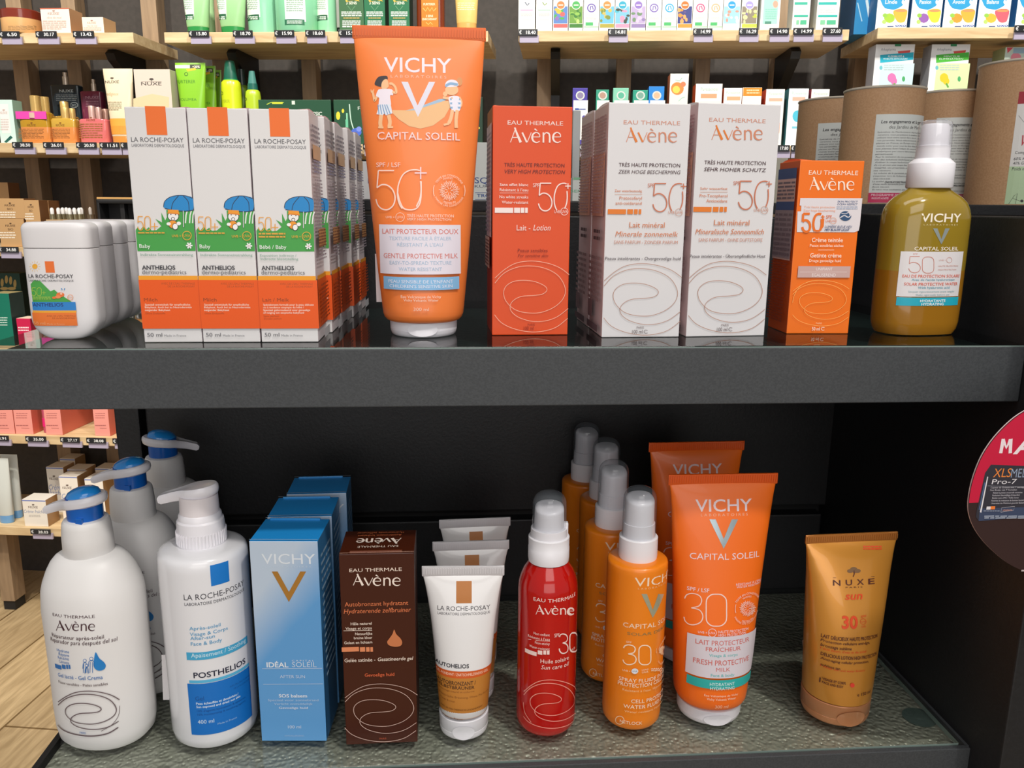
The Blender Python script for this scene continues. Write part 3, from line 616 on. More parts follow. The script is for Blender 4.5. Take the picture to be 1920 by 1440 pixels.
b.on(t.L); d2 = t.d/2; b.UV(-d2+.004, t.h*.44, d2-.0005, t.h*.93, 'd8cad8'); paraUV(b, -d2+.006, d2-.003, t.h*.46, t.h*.9, 22, 'a296b0'); b.UV(-d2+.004, t.h*.30, d2-.004, t.h*.44, 'cdb7b4'); paraUV(b, -d2+.006, d2-.006, t.h*.31, t.h*.43, 8, '7c4a48')
o = t.done('lotion_carton', 'tall red sun lotion carton, Lait - Lotion, right of the big orange tube', 'box'); lid_arc(o, t, 'e46a42', -1)
def white_avene(pl, pr, ytop, V, txt, x0s):
    t = avene_box(pl, pr, ytop, .0415, 'd9d7d9', 'dcc5c6'); b = t.b; OR = 'cf7a4c'; b.on(t.F, V[0]); dx, dy = x0s
    X = lambda x: x+dx
    Y = lambda y: y+dy
    b.T('EAU THERMALE', X(1322), X(1806), Y(212), Y(246), 'd0917c'); b.avene(X(1338), X(1780), Y(270), Y(397), 'cf8668', 'dc7a2c')
    b.T('TRÈS HAUTE PROTECTION', X(1280), X(1806), Y(577), Y(608), '50383c', b=.006); b.T(txt[0], X(1276), X(1804), Y(636), Y(667), '50383c', .2, .006)
    b.T(txt[1], X(txt[7]), X(1478), Y(802), Y(824), OR); b.L([(X(1245), Y(843)), (X(1480), Y(843))], 3, 'cc9a84'); b.T(txt[2], X(txt[8]), X(1478), Y(861), Y(888), OR); b.T(txt[3], X(txt[9]), X(1476), Y(905), Y(932), OR)
    for a, c in ((1186, 1342), (1353, 1402), (1411, 1442), (1450, 1472)): b.R(X(a), Y(970), X(c), Y(1013), 'df7a26')
    fifty(b, X(1572), X(1840), X(1528), Y(750), Y(992), 'c67455'); b.T('UVB', X(1704), X(1754), Y(986), Y(1010), 'c8866c'); b.ring(X(1794), Y(997), 31, 4, 'c8a090'); b.T('UVA', X(1770), X(1820), Y(986), Y(1010), 'c8866c')
    b.view = V[1]; dy2 = V[2]; Z = lambda y: y+dy2
    b.T('Lait minéral', X(1370)+V[3], X(1672)+V[3], Z(76), Z(122), OR); b.T(txt[4], X(txt[10])+V[3], X(1782)+V[3]+txt[11], Z(155), Z(199), OR, .22, .004); b.T(txt[5], X(1258)+V[3]-20, X(1776)+V[3]+8, Z(234), Z(262), 'cb9280')
    b.T(txt[6], X(1192)+V[3]-30, X(1808)+V[3], Z(373), Z(400), '4c4046', .08); b.swirl(X(1160)+V[3]-10, X(1818)+V[3], Z(430), Z(1040), 4.5, 'b48a78')
    b.T('PARIS', X(1432)+V[3], X(1494)+V[3], Z(968), Z(987), '7c6c6c'); b.T('100 ml', X(1394)+V[3], X(1482)+V[3], Z(998), Z(1029), '68585a'); b.L([(X(1526)+V[3], Z(1002)), (X(1504)+V[3], Z(1000)), (X(1496)+V[3], Z(1015)), (X(1508)+V[3], Z(1028)), (X(1526)+V[3], Z(1024))], 4, '68585a', True)
    b.on(t.L); d2 = t.d/2; h = t.h
    b.UV(-d2+.003, h*.53, d2-.003, h*.80, 'e6b49e'); paraUV(b, -d2+.004, d2-.004, h*.54, h*.96, 30, 'b58e92'); paraUV(b, -d2+.004, d2-.004, h*.15, h*.36, 8, '9c8486'); b.UV(-d2+.006, h*.07, d2-.022, h*.15, '8a7478'); b.ring
    paraUV(b, -d2+.018, d2-.004, h*.42, h*.48, 2, '5c4a50'); b.UV(-d2+.004, h*.02, d2-.004, h*.05, '6c5a60')
    return t
CR = (880, 180, 4.571)
T1 = ('ZEER HOGE BESCHERMING', 'Zeer waterbestendig', 'Pretocoferyl', 'anti-oxiderend', 'Minerale zonnemelk', 'SANS PARFUM - ZONDER PARFUM', 'Peaux intolérantes - Overgevoelige huid', 1245, 1286, 1252, 1250, 0)
t1 = white_avene((1127.8, 632.5), (1272.7, 631.5), 193.5, (CR, (880, 400, 4.571), 0, 0), T1, (0, 0))
o1 = t1.done('mineral_milk_carton', 'white mineral sun milk carton reading Minerale zonnemelk, front of its pair', 'box', 'white mineral milk cartons'); lid_arc(o1, t1, 'ded4d4', -1)
copy_thing(o1, TM(t1.M.translation.x-.0015, t1.M.translation.y+.0425, ZU, t1.a+.01), 'white mineral sun milk carton tucked behind the Minerale zonnemelk one')
T2 = ('SEHR HOHER SCHUTZ', 'Sehr wasserfest', 'Pro-Tocopherol', 'Antioxidans', 'Mineralische Sonnenmilch', 'SANS PARFUM - OHNE DUFTSTOFFE', 'Peaux intolérantes - Überempfindliche Haut', 1245, 1240, 1296, 1210, 10)
t2 = white_avene((1286, 631.5), (1432.5, 629), 194.5, ((1240, 170, 4.571), (1240, 400, 4.571), -20, -8), T2, (-913, 38-12))
o2 = t2.done('mineral_milk_carton', 'white mineral sun milk carton reading Mineralische Sonnenmilch, left of the small orange box', 'box', 'white mineral milk cartons'); lid_arc(o2, t2, 'cfc8c8', -1)
# small orange tinted cream carton
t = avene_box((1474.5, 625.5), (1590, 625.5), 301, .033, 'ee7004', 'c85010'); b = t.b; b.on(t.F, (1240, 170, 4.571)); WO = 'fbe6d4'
b.T('EAU THERMALE', 1262, 1684, 685, 722, WO, b=.014); b.avene(1266, 1652, 740, 853, WO)
b.P([(1190, 920), (1722, 922), (1700, 1150), (1690, 1200), (1650, 1214), (1160, 1212), (1166, 1035), (1196, 1034), (1198, 985), (1184, 984)], 'ddd6da')
b.T('SKIN PROTECT', 1506, 1680, 944, 960, '2c4a78', .15, .02); b.T('OCEAN RESPECT', 1503, 1677, 966, 982, '2c4a78', .15, .02); b.para(1500, 1678, 990, 1022, 2, '8c9ab4', .4, False)
b.T('Très haute protection', 1220, 1485, 988, 1006, 'eda684'); b.T('Zeer hoge bescherming', 1215, 1488, 1018, 1036, 'eda684')
b.E(1575, 1074, 50, 42, '2c4e74'); b.L([(1528, 1090), (1565, 1070), (1600, 1085), (1625, 1060)], 8, 'ddd6da', True); b.L([(1540, 1050), (1575, 1055), (1605, 1040)], 6, 'ddd6da', True); b.P([(1600, 1040), (1632, 1045), (1612, 1068)], 'ddd6da')
b.view = (1240, 400, 4.571); b.D('5', 1205, 1275, 4, 158, 20, 'e66f18'); b.D('c', 1300, 1372, 4, 158, 20, 'e66f18'); b.L([(1318, 150), (1350, 150), (1380, 110), (1385, 45)], 18, 'e66f18'); b.L([(1366, 30), (1396, 30)], 8, 'e66f18'); b.L([(1381, 14), (1381, 46)], 8, 'e66f18')
b.T('SPF', 1406, 1454, 14, 46, 'e0764a', .1); b.T('UVB', 1404, 1442, 58, 76, 'e0764a'); b.ring(1471, 63, 26, 4, 'e0a890'); b.T('UVA', 1453, 1490, 56, 74, 'e0764a')
b.T('LUMIÈRE BLEUE HEV', 1398, 1628, 105, 125, '2c4a78', .15, .02); b.T('HEV BLAUW LICHT', 1396, 1606, 131, 151, '2c4a78', .15, .02)
for q, x0, x1, y0, y1, bo in (('Crème teintée', 1284, 1550, 210, 246, .012), ('Peaux sensibles sèches', 1268, 1556, 265, 286, .006), ('Getinte crème', 1270, 1538, 342, 378, .012), ('Droge gevoelige huid', 1262, 1534, 394, 417, .006)): b.T(q, x0, x1, y0, y1, WO, b=bo)
b.L([(1340, 314), (1476, 314)], 3, WO); b.R(1166, 452, 1614, 550, 'c8a6a0'); b.L([(1186, 502), (1586, 502)], 3, 'e8d6d0'); b.T('UNIFIANT', 1322, 1462, 464, 489, 'f0e2e0'); b.T('EGALISEREND', 1286, 1488, 514, 541, 'f0e2e0')
b.swirl(1120, 1606, 572, 962, 4, 'fbb05c'); b.L([(1120, 765), (1140, 690), (1200, 610), (1300, 575)], 4, 'fbb05c', True); b.T('PARIS', 1320, 1370, 934, 947, 'fbd0a0'); b.T('50 ml', 1284, 1352, 974, 1002, WO, b=.01)
b.L([(1394, 978), (1374, 976), (1366, 988), (1376, 1000), (1392, 998)], 4, WO, True)
b.on(t.L); d2 = t.d/2; h = t.h; b.UV(-d2+.001, h*.43, d2-.002, h*.96, 'd9b6ac'); b.UV(-d2+.001, h*.90, d2-.002, h*.96, '3d5488'); b.UV(-d2+.001, h*.72, d2-.002, h*.77, '3d5488'); paraUV(b, -d2+.002, d2-.003, h*.78, h*.89, 5, '786a74'); b.UV(-d2+.001, h*.44, d2-.002, h*.72, '9c8c92'); paraUV(b, -d2+.002, d2-.003, h*.45, h*.71, 9, '7c6c74')
paraUV(b, -d2+.002, d2-.004, h*.06, h*.42, 22, '94381a')
o = t.done('tinted_cream_carton', 'short orange tinted cream carton left of the amber spray bottle', 'box'); lid_arc(o, t, 'e8602c', -1)
# ================================================================== amber pump bottle
Pf = atz(1710, 629, ZU); s_ = scale_at(Pf); hb = .017; P = behind(Pf, hb)
M = TM(P.x, P.y, ZU, .10)
rb = []
for y, hw, n in ((628, 52, 2.6), (626, 62, 2.6), (621, 69, 2.8), (612, 74.5, 2.8), (600, 77.5, 2.8), (560, 79, 2.8), (505, 79.5, 2.8), (440, 80, 2.8), (405, 79.5, 2.8), (392, 77, 2.6), (380, 72, 2.5), (370, 63, 2.3), (362, 51, 2.1), (356, 42, 2), (351, 38, 2), (345, 37.5, 2)):
    z = max(0, hgt(P, y)); a = hw*scale_at(P+Vector((0, 0, z))); rb.append((z, a, min(a, hb*min(1, (a/(78*s_))**.8)), n))
zliq = hgt(P, 509)
root = empty('spray_bottle', M, 'amber spray bottle with a white pump at the right end of the top shelf', 'bottle')
def oil(name, h, h2, tr):
    m = bpy.data.materials.new(name); m.use_nodes = True; n, l = nodes(m); n.clear(); out = n.new('ShaderNodeOutputMaterial')
    p = n.new('ShaderNodeBsdfPrincipled'); p.inputs['Base Color'].default_value = lin(h); p.inputs['Roughness'].default_value = .12; p.inputs['Coat Weight'].default_value = .4
    t_ = n.new('ShaderNodeBsdfTransparent'); t_.inputs[0].default_value = lin(h2); mx = n.new('ShaderNodeMixShader'); mx.inputs[0].default_value = tr
    l.new(p.outputs[0], mx.inputs[1]); l.new(t_.outputs[0], mx.inputs[2]); l.new(mx.outputs[0], out.inputs[0]); return m
am_u = oil('amber_plastic', '9c8228', 'd8bc50', .12); am_l = oil('amber_liquid', 'a06e1c', 'c89038', .08)
b = B(); b.loft(rb, am_u, 64, mfun=lambda z: am_l if z < zliq else am_u)
F = Curved(M, rb, True); b.on(F, (1560, 350, 4.8)); CW = 'f4ead8'
b.T('VICHY', 798, 1156, 243, 318, CW, b=.012); b.T('L A B O R A T O I R E S', 825, 1128, 336, 351, 'd9c890')
b.vee(908, 1058, 375, 520, mat('b9c4c2', .25, .5), .27); b.T('CAPITAL SOLEIL', 740, 1132, 542, 574, CW, b=.01)
b.R(598, 585, 1156, 990, 'dedadc'); b.R(578, 998, 1130, 1072, '20a9bf')
b.T('SPF', 728, 770, 600, 612, 'd08878'); b.D('5', 690, 798, 628, 775, 5, 'c87a68'); b.D('0', 812, 915, 632, 778, 5, 'c87a68'); b.T('UVB +', 960, 1020, 656, 669, 'c88c80'); b.ring(1052, 661, 24, 3, 'c88c80')
b.T('HAUTE PROTECTION', 952, 1128, 708, 722, 'c88c80'); b.T('HIGH PROTECTION', 952, 1112, 741, 754, 'c88c80')
b.T('EAU DE PROTECTION SOLAIRE', 634, 1140, 793, 818, 'dc6a54', b=.01); b.T("Avec de l'acide hyaluronique", 716, 1098, 828, 846, '3e98b0', b=.004); b.T('SOLAR PROTECTIVE WATER', 648, 1122, 864, 890, 'dc6a54', b=.01); b.T('With hyaluronic acid', 772, 1052, 898, 918, '3e98b0', b=.004)
b.T('Secouer vigoureusement avant emploi', 686, 1092, 936, 952, '8fb0b8'); b.T('Shake vigorously before use', 752, 1050, 964, 980, '8fb0b8'); b.T('HYDRATANTE', 790, 1014, 1016, 1038, 'ecf4f4', b=.02); b.T('HYDRATING', 802, 998, 1046, 1068, 'ecf4f4', b=.02)
b.build('bottle_body', root)
def zrow(y): return hgt(P, y)
def arow(hw, y): return hw*scale_at(P+Vector((0, 0, zrow(y))))
wh = mat('e9e7ec', .35); whs = mat('e2e0e6', .3)
def turned(par, name, rows, m, seg=48, cap=(True, True)):
    c = B(); c.loft([(z, a, a, 2) for z, a in rows], m, seg, cap); return c.build(name, par)
turned(root, 'collar', [(zrow(353), arow(39, 353)), (zrow(351), arow(40.5, 350)), (zrow(308), arow(40.5, 308)), (zrow(306), arow(39.5, 306)), (zrow(300), arow(33, 300)), (zrow(298), arow(31, 298))], wh)
noz = turned(root, 'nozzle', [(zrow(299), arow(30, 298)), (zrow(274), arow(29, 275)), (zrow(273), arow(26, 275)), (zrow(238), arow(24.5, 240)), (zrow(233), arow(21, 235)), (zrow(231), arow(6, 231))], whs)
turned(root, 'clear_overcap', [(zrow(276), arow(30.5, 275)), (zrow(235), arow(29, 237)), (zrow(229), arow(27, 231)), (zrow(226), arow(20, 229)), (zrow(225), arow(.5, 229))], clear('fbfbfc', .25, .08, diff='e4e4ea'), cap=(False, False))
# ================================================================== lower shelf: white pump bottles with blue heads
Pf = atz(208, 1401, ZL); P = behind(Pf, .022)
def zr(y, P_=None): return max(0, hgt(P_ or P, y))
def ar(hw, y, P_=None): P_ = P_ or P; return hw*scale_at(P_+Vector((0, 0, zr(y, P_))))
rb = []
for y, hw in ((1372, 62), (1368, 76), (1358, 84), (1340, 88), (1310, 89.5), (1250, 90), (1180, 91.5), (1130, 93), (1096, 90.5), (1080, 86), (1062, 78.5), (1047, 70), (1038, 62), (1033, 54), (1031, 42)): a = ar(hw, y); rb.append((zr(y), a, a*.82, 2.15))
rb[0] = (0,) + rb[0][1:]
M = TM(P.x, P.y, ZL, -.22)
root = empty('pump_bottle', M, 'white rounded pump bottle with a blue-topped head, nearest of three on the left', 'bottle', 'white pump bottles with blue heads')
satin = mat('e6e4e3', .42); b = B(); b.loft(rb, satin, 72)
F = Curved(M, rb, True); b.on(F, (0, 1080, 4)); DB = '4a2c34'; BL = '2f6fb4'
b.T('EAU THERMALE', 398, 712, 296, 318, DB, b=.004); b.avene(418, 712, 334, 410, DB)
b.T('Réparateur après-soleil', 398, 782, 452, 480, DB); b.T('Reparador para después del sol', 388, 882, 488, 518, DB, .15)
for q, x0, y0 in (('Hydrate', 432, 552), ('Répare', 445, 580), ('Rafraîchit', 440, 607), ('Calmante', 448, 635)): b.T(q, x0, 520, y0, y0+20, BL)
for a, c in ((418, 462), (468, 494), (500, 514), (519, 530)): b.R(a, 664, c, 694, BL)
b.P([(718, 570), (745, 615), (780, 645), (793, 672), (780, 698), (745, 708), (715, 695), (702, 665), (706, 620)], '1f7fc6', True)
for hx, hy, hr, bw in ((686, 618, 12, 44), (638, 632, 11, 30), (652, 668, 9, 26)):
    b.E(hx, hy, hr, hr, 'e6e4e3'); b.ring(hx, hy, hr, 4, BL); b.L([(hx-bw/2, hy+60), (hx-bw/2+4, hy+22), (hx, hy+14), (hx+bw/2-4, hy+22), (hx+bw/2, hy+60)], 4, BL, True); b.L([(hx-8, hy+25), (hx-10, 724)], 4, BL); b.L([(hx+8, hy+25), (hx+10, 724)], 4, BL)
b.T('Gel lacté - Gel Crema', 446, 772, 748, 776, BL, b=.002); b.T('Peaux sensibles - Pieles sensibles', 450, 810, 806, 826, DB)
b.swirl(440, 895, 860, 1195, 4, '6c5c60'); b.L([(895, 970), (888, 1040), (840, 1110), (760, 1160)], 4, '6c5c60', True); b.T('PARIS', 604, 648, 1166, 1180, BL)
b.build('bottle_body', root)
co_ = [(zr(1033), ar(42.5, 1030), ar(42.5, 1030), 2)] + [(zr(y), ar(hw, y), ar(hw, y), 2) for y, hw in ((1031, 44), (1000, 43.5), (982, 42), (975, 41), (971, 38.5), (969, 33))]
b = B(); b.loft(co_, satin, 48); b.build('collar', root)
blu = mat('0f62c0', .22, coat=.5)
zb0, zb1 = zr(971), zr(938); rbl = ar(31.5, 950)
b = B(); b.loft([(zb0-.001, rbl, rbl, 2), (zb1+.003, rbl, rbl, 2)], blu, 40); b.box(rbl*.1, rbl*.5, -rbl*1.08, -rbl*.7, zb0-.0006, zb0+.004, blu, .0004); ring = b.build('blue_lock_ring', root)
zh = zr(936); R_ = ar(44, 935); white_p = mat('eceaf0', .3, coat=.2)
def head(b, zh, R, nl, drop, m, dirx=-1, tip=.0052, dome=None, thick=.0055, tilt=.10):
    """egg-shaped pump head with a beak, long axis along x"""
    n = 40; rows = []
    for zz, k in ((-thick*.7, .84), (-thick*.5, .96), (-thick*.1, 1.0), (thick*.3, .98), (thick*.52, .9), (thick*.56, .5)):
        ring = []
        for i in range(n):
            t = 2*math.pi*i/n; x, y = math.cos(t)*R*k, math.sin(t)*R*.80*k; z = zh+zz
            if x*dirx > 0:
                u = (x*dirx)/(R*k); e = max(0, u-.45)/.55; x = dirx*(R*k*u + nl*e**1.6); y *= (1-.5*e**.8) if e else 1; z -= drop*e**1.5; z = z if zz > 0 else z+thick*.25*e
                if e > .3 and abs(y) > 1e-7: y = math.copysign(max(abs(y), tip*k*.8), y)
            z += -dirx*x*tilt*0 + (-(x*dirx))*tilt
            ring.append((x, y, z))
        rows.append(ring)
    vs = [p for r in rows for p in r]; fs = [(k*n+i, k*n+(i+1) % n, (k+1)*n+(i+1) % n, (k+1)*n+i) for k in range(len(rows)-1) for i in range(n)]
    fs += [tuple(range(n))[::-1], tuple((len(rows)-1)*n+i for i in range(n))]
    b.add(vs, fs, m, True)
b = B(); head(b, zh, R_, .0125, .004, white_p, tilt=.16); hd = b.build('pump_head', root)
b = B(); rows = []
for k, (rr, dz) in enumerate(((.76, -.0006), (.75, .0010), (.66, .0030), (.46, .0046), (.22, .0055), (.02, .0057))): rows.append((zh+.0030+dz, R_*rr*.95, R_*rr*.82, 2))
b.loft(rows, mat('2490e4', .2, coat=.6), 40); bt = b.build('blue_button', hd)
for v in bt.data.vertices: v.co.z += v.co.x*.16
zd = ZL+zh+.006
for px, py, a, lab in ((241, 864, -.12, 'white rounded pump bottle with a blue-topped head, second of three on the left'), (303, 812, 3.5, 'white rounded pump bottle furthest back, its nozzle turned to the right')):
    q = atz(px, py, zd); copy_thing(root, TM(q.x, q.y, ZL, a), lab)
# ================================================================== tall white pump bottle with blue panels
Pf = atz(409, 1401, ZL); P = behind(Pf, .0255)
M = TM(P.x, P.y, ZL, -.1); rb = []
for y, hw in ((1362, 62), (1360, 68), (1354, 73), (1342, 76), (1300, 77), (1200, 78.5), (1100, 80), (1045, 80.5), (1031, 80), (1025, 78), (1021, 74), (1018, 66), (1014, 42)): a = ar(hw, y); rb.append((zr(y), a, a, 2))
rb[0] = (0,) + rb[0][1:]
root = empty('pump_bottle', M, 'glossy white cylindrical pump bottle with bright blue label panels', 'bottle')
glw = mat('e6e6ea', .18, coat=.5); b = B(); b.loft(rb, glw, 80); F = Curved(M, rb, True)
b.on(F, (280, 880, 5.142)); b.R(588, 905, 768, 1108, '1478cc'); b.T('LA ROCHE-POSAY', 332, 940, 1178, 1232, '3c3c44', b=-.002); b.T('LABORATOIRE DERMATOLOGIQUE', 338, 940, 1256, 1286, '4c4c54')
b.view = (280, 1140, 5.142); LB = '4f9cc8'
for i, (q, x1) in enumerate((('Après-soleil', 690), ('Visage & Corps', 760), ('After-sun', 634), ('Face & Body', 704))): b.T(q, 386+i*5, x1, 172+i*49, 205+i*49, LB, b=.004)
b.R(358, 395, 990, 470, '44a6d0'); b.T('Apaisement / Soothing', 402, 935, 404, 445, 'cfe8f2', b=.002); b.T('POSTHELIOS', 426, 932, 590, 642, '20243c', b=.014)
b.R(384, 662, 1002, 690, '58b4dc'); b.R(386, 690, 1040, 1190, '0f6fc4'); b.T("AVEC DE L'EAU THERMALE", 770, 985, 655+45, 672+45, '0c4c94'); b.T('DE LA ROCHE-POSAY', 810, 985, 722, 738, '0c4c94')
b.T('Gel', 446, 530, 852, 890, '0c4c94'); b.T('Peau échauffée et desséchée /', 452, 862, 886, 908, 'd8ecf8', b=.012); b.T('Sun exposed and dried out skin', 454, 880, 916, 937, 'd8ecf8', b=.012)
b.T("10% d'agents hydratants & apaisants", 460, 930, 950, 970, '0c4c94'); b.T('10% moisturising & soothing agents', 464, 930, 984, 1003, '0c4c94'); b.T('400 ml', 470, 628, 1075, 1110, 'cfe4f4'); b.T('Made in France', 658, 845, 1078, 1096, '9cc4e8')
b.build('bottle_body', root)
b = B(); b.loft([(zr(y), ar(hw, y), ar(hw, y), 2) for y, hw in ((1016, 43.5), (1013, 44), (978, 42.5), (972, 42), (969, 39), (962, 38.5), (958, 36))], white_p, 48)
for i in range(48): t = 2*math.pi*i/48; r = ar(44, 1000); b.box(r*math.cos(t)-.0003, r*math.cos(t)+.0003, r*math.sin(t)-.0003, r*math.sin(t)+.0003, zr(1012), zr(990), white_p)
b.build('collar', root)
b = B(); b.loft([(zr(960), ar(35.5, 950), ar(35.5, 950), 2), (zr(926), ar(34.5, 930), ar(34.5, 930), 2)], mat('e6dfe2', .35), 48); b.build('pump_stem', root)
b = B(); head(b, zr(924)+.002, ar(38, 920), .013, .003, white_p, tilt=.14, thick=.006); b.build('pump_head', root)
side_sticker(root, M, 303, 327, 1228, 1312, -.004, 'd5d2d4')
# ================================================================== blue cartons
def top_carton(bl, br, tl, tr, back_y, **k):
    PL, PR = atz(*bl, ZL), atz(*br, ZL); h = hgt((PL+PR)/2, (tl[1]+tr[1])/2); zt = ZL+h
    q = atz((tl[0]+tr[0])/2, (tl[1]+tr[1])/2, zt); r = atz((tl[0]+tr[0])/2, back_y, zt); return Carton(PL, PR, h, (r-q).length, **k)
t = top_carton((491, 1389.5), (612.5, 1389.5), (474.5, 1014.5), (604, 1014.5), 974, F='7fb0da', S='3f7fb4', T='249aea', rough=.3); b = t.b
sky = bpy.data.materials.new('sky_print'); sky.use_nodes = True; n, l = nodes(sky); bs = n['Principled BSDF']; bs.inputs['Roughness'].default_value = .32
tc = n.new('ShaderNodeTexCoord'); sp_ = n.new('ShaderNodeSeparateXYZ'); l.new(tc.outputs['Object'], sp_.inputs[0]); no = n.new('ShaderNodeTexNoise'); no.inputs['Scale'].default_value = 22; no.inputs['Detail'].default_value = 3; mp = n.new('ShaderNodeMapping'); mp.inputs['Scale'].default_value = (1, 1, .35); mp.inputs['Rotation'].default_value = (0, .6, 0); l.new(tc.outputs['Object'], mp.inputs[0]); l.new(mp.outputs[0], no.inputs[0])
ma = n.new('ShaderNodeMath'); ma.operation = 'MULTIPLY_ADD'; ma.inputs[1].default_value = .035; l.new(no.outputs[0], ma.inputs[0]); ad = n.new('ShaderNodeMath'); l.new(sp_.outputs[2], ad.inputs[0]); l.new(sp_.outputs[0], ma.inputs[2]); mu = n.new('ShaderNodeMath'); mu.operation = 'MULTIPLY'; mu.inputs[1].default_value = -1.0; l.new(ma.outputs[0], mu.inputs[0]); l.new(mu.outputs[0], ad.inputs[1])
mr = n.new('ShaderNodeMapRange'); mr.inputs[1].default_value = t.h*.42; mr.inputs[2].default_value = t.h*.78; l.new(ad.outputs[0], mr.inputs[0]); cr = n.new('ShaderNodeValToRGB'); cr.color_ramp.elements[0].color = lin('5f9dd4'); cr.color_ramp.elements[1].color = lin('bccbdc'); l.new(mr.outputs[0], cr.inputs[0]); l.new(cr.outputs[0], bs.inputs['Base Color'])
b.mats[b.mats.index(mat('7fb0da', .3))] = sky
b.on(t.F, (280, 880, 5.142)); WV = 'dfe6ee'
b.T('VICHY', 1085, 1603, 815, 912, WV); b.T('L A B O R A T O I R E S', 1118, 1560, 930, 945, 'c2d2e2'); b.vee(1180, 1512, 984, 1278, 'a8752c', .17)
b.view = (280, 1140, 5.142); b.T('C A P I T A L', 1376, 1588, 500, 514, WV); b.T('IDÉAL', 1132, 1343, 524, 570, WV, b=.02); b.T('SOLEIL', 1378, 1614, 520, 568, 'cfdcea', b=-.008); b.L([(1088, 584), (1668, 580)], 4, 'cfdcea'); b.L([(1098, 733), (1674, 729)], 4, 'cfdcea')
b.T('AFTER SUN', 1260, 1502, 646, 674, 'c4d6ea'); b.T('SOS balsem', 1250, 1522, 830, 860, 'e4ebf2', b=.016); b.T('Speciaal voor zonnebrand', 1144, 1632, 876, 896, 'b8cfe6'); b.T('Verlicht onmiddellijk', 1204, 1576, 912, 932, 'b8cfe6'); b.T('Gevoelige huid', 1250, 1530, 950, 970, 'd8e4f0', b=.01)
b.T('100 ml', 1338, 1464, 1130, 1158, 'd2e0ee'); b.T('HYPOALLERGENIC', 1308, 1496, 1222, 1236, 'a8c4e0')
b.on(t.R); d2 = t.d/2; b.UV(-d2+.001, .001, d2-.001, t.h*.55, '2a5f8c'); paraUV(b, -d2+.005, d2-.004, t.h*.3, t.h*.93, 16, '9cc0dc', .35)
b.on(t.T)
for k in (-1, 1): b.UV(-t.w/2, k*(t.d/2-.0004)-.0003, t.w/2, k*(t.d/2-.0004)+.0003, 'b8c8d8')
o = t.done('after_sun_carton', 'light blue after sun carton with a gold V, front of its row', 'box', 'blue after sun cartons')
b = B(); b.box(-t.w*.42, t.w*.36, t.d/2-.0022, t.d/2-.0006, t.h-.001, t.h+.0013, mat('2f90d4', .3), .0004); b.build('lid_tab', o)
for tl, lab, a in (((501, 969.5), 'after sun carton second in the row behind the gold V one', .0), ((537, 927), 'rearmost after sun carton, standing clear of the other two blue ones', .03)):
    q = atz(tl[0], tl[1], ZL+t.h); u = Vector((math.cos(a), math.sin(a), 0)); v = Vector((-math.sin(a), math.cos(a), 0)); c = q+u*t.w/2+v*t.d/2
    copy_thing(o, TM(c.x, c.y, ZL, a), lab)
# ================================================================== brown self tanner carton
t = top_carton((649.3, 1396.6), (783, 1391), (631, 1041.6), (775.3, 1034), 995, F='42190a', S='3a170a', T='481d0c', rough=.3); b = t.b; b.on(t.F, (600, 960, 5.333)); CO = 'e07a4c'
b.T('EAU THERMALE', 294, 818, 560, 594, 'f0dccc', b=.006); b.avene(325, 806, 618, 735, 'f2e2d6'); b.T('Autobronzant hydratant', 248, 882, 893, 935, CO); b.T('Hydraterende zelfbruiner', 238, 905, 960, 1005, CO, .2)
for q, x0, y0 in (('Hâle naturel', 308, 1100), ('Visage et corps', 256, 1147)): b.T(q, x0, 518, y0, y0+27, 'f0dccc', b=.006)
b.L([(236, 1186), (522, 1182)], 4, 'f0dccc'); b.view = (600, 1160, 5.333)
for q, x0, y0 in (('Natuurlijke', 352, 134), ('bruine kleur', 340, 175), ('Gelaat en lichaam', 242, 222)): b.T(q, x0, 524, y0, y0+26, 'f0dccc', b=.006)
for a, c in ((218, 390), (400, 452), (462, 496), (504, 530)): b.R(a, 282, c, 326, 'e0895c')
b.P([(742, 105), (762, 150), (806, 195), (822, 235), (805, 268), (750, 278), (690, 262), (672, 230), (690, 200), (725, 150)], 'c8784a', True)
b.T('Gelée satinée -', 246, 555, 392, 428, 'f0dccc', b=.006); b.T('Gesatineerde gel', 574, 926, 380, 415, 'f0dccc', .2, .006); b.T('Gevoelige huid', 448, 744, 540, 572, 'd9643c', b=.01); b.swirl(248, 975, 648, 1224, 6, 'd0b0a4'); b.T('PARIS', 596, 664, 1186, 1203, 'b85434')
b.on(t.T, (600, 960, 5.333)); d2 = t.d/2; w2 = t.w/2
tvs, tfs = tshape('EAU THERMALE', .006)
def topT(txt, u0, u1, v0, v1, h, bo=0): # reads from the back
    vs, fs = tshape(txt, bo); o = b.off(); b.add([t.T.pt(u1-(u1-u0)*x, v1-(v1-v0)*y, o) for x, y in vs], fs, mat(h))
topT('EAU THERMALE', -w2*.55, w2*.55, -d2*.55, -d2*.40, 'f0dccc', .006); topT('Autobronzant hydratant', -w2*.62, w2*.6, d2*.42, d2*.56, CO, 0); topT('Hydraterende zelfbruiner', -w2*.66, w2*.66, d2*.66, d2*.80, CO, 0)
for i, st in enumerate(B.AV):
    q = [(-((x-565)/440)*t.w*.62, -d2*(-.22) - (400-y)/128*d2*.5, w_*.00006) for x, y, w_ in st]; q = smooth_pts(q, False, 3) if len(q) > 3 else q; o = b.off(); vs = []
    for j in range(len(q)):
        tt = Vector(q[min(j+1, len(q)-1)][:2])-Vector(q[max(j-1, 0)][:2]); tt.normalize(); nn = Vector((-tt.y, tt.x))*q[j][2]*.8; vs += [t.T.pt(q[j][0]+nn.x, q[j][1]+nn.y, o), t.T.pt(q[j][0]-nn.x, q[j][1]-nn.y, o)]
    b.add(vs, [(2*j, 2*j+1, 2*j+3, 2*j+2) for j in range(len(q)-1)], mat('f2e2d6'))
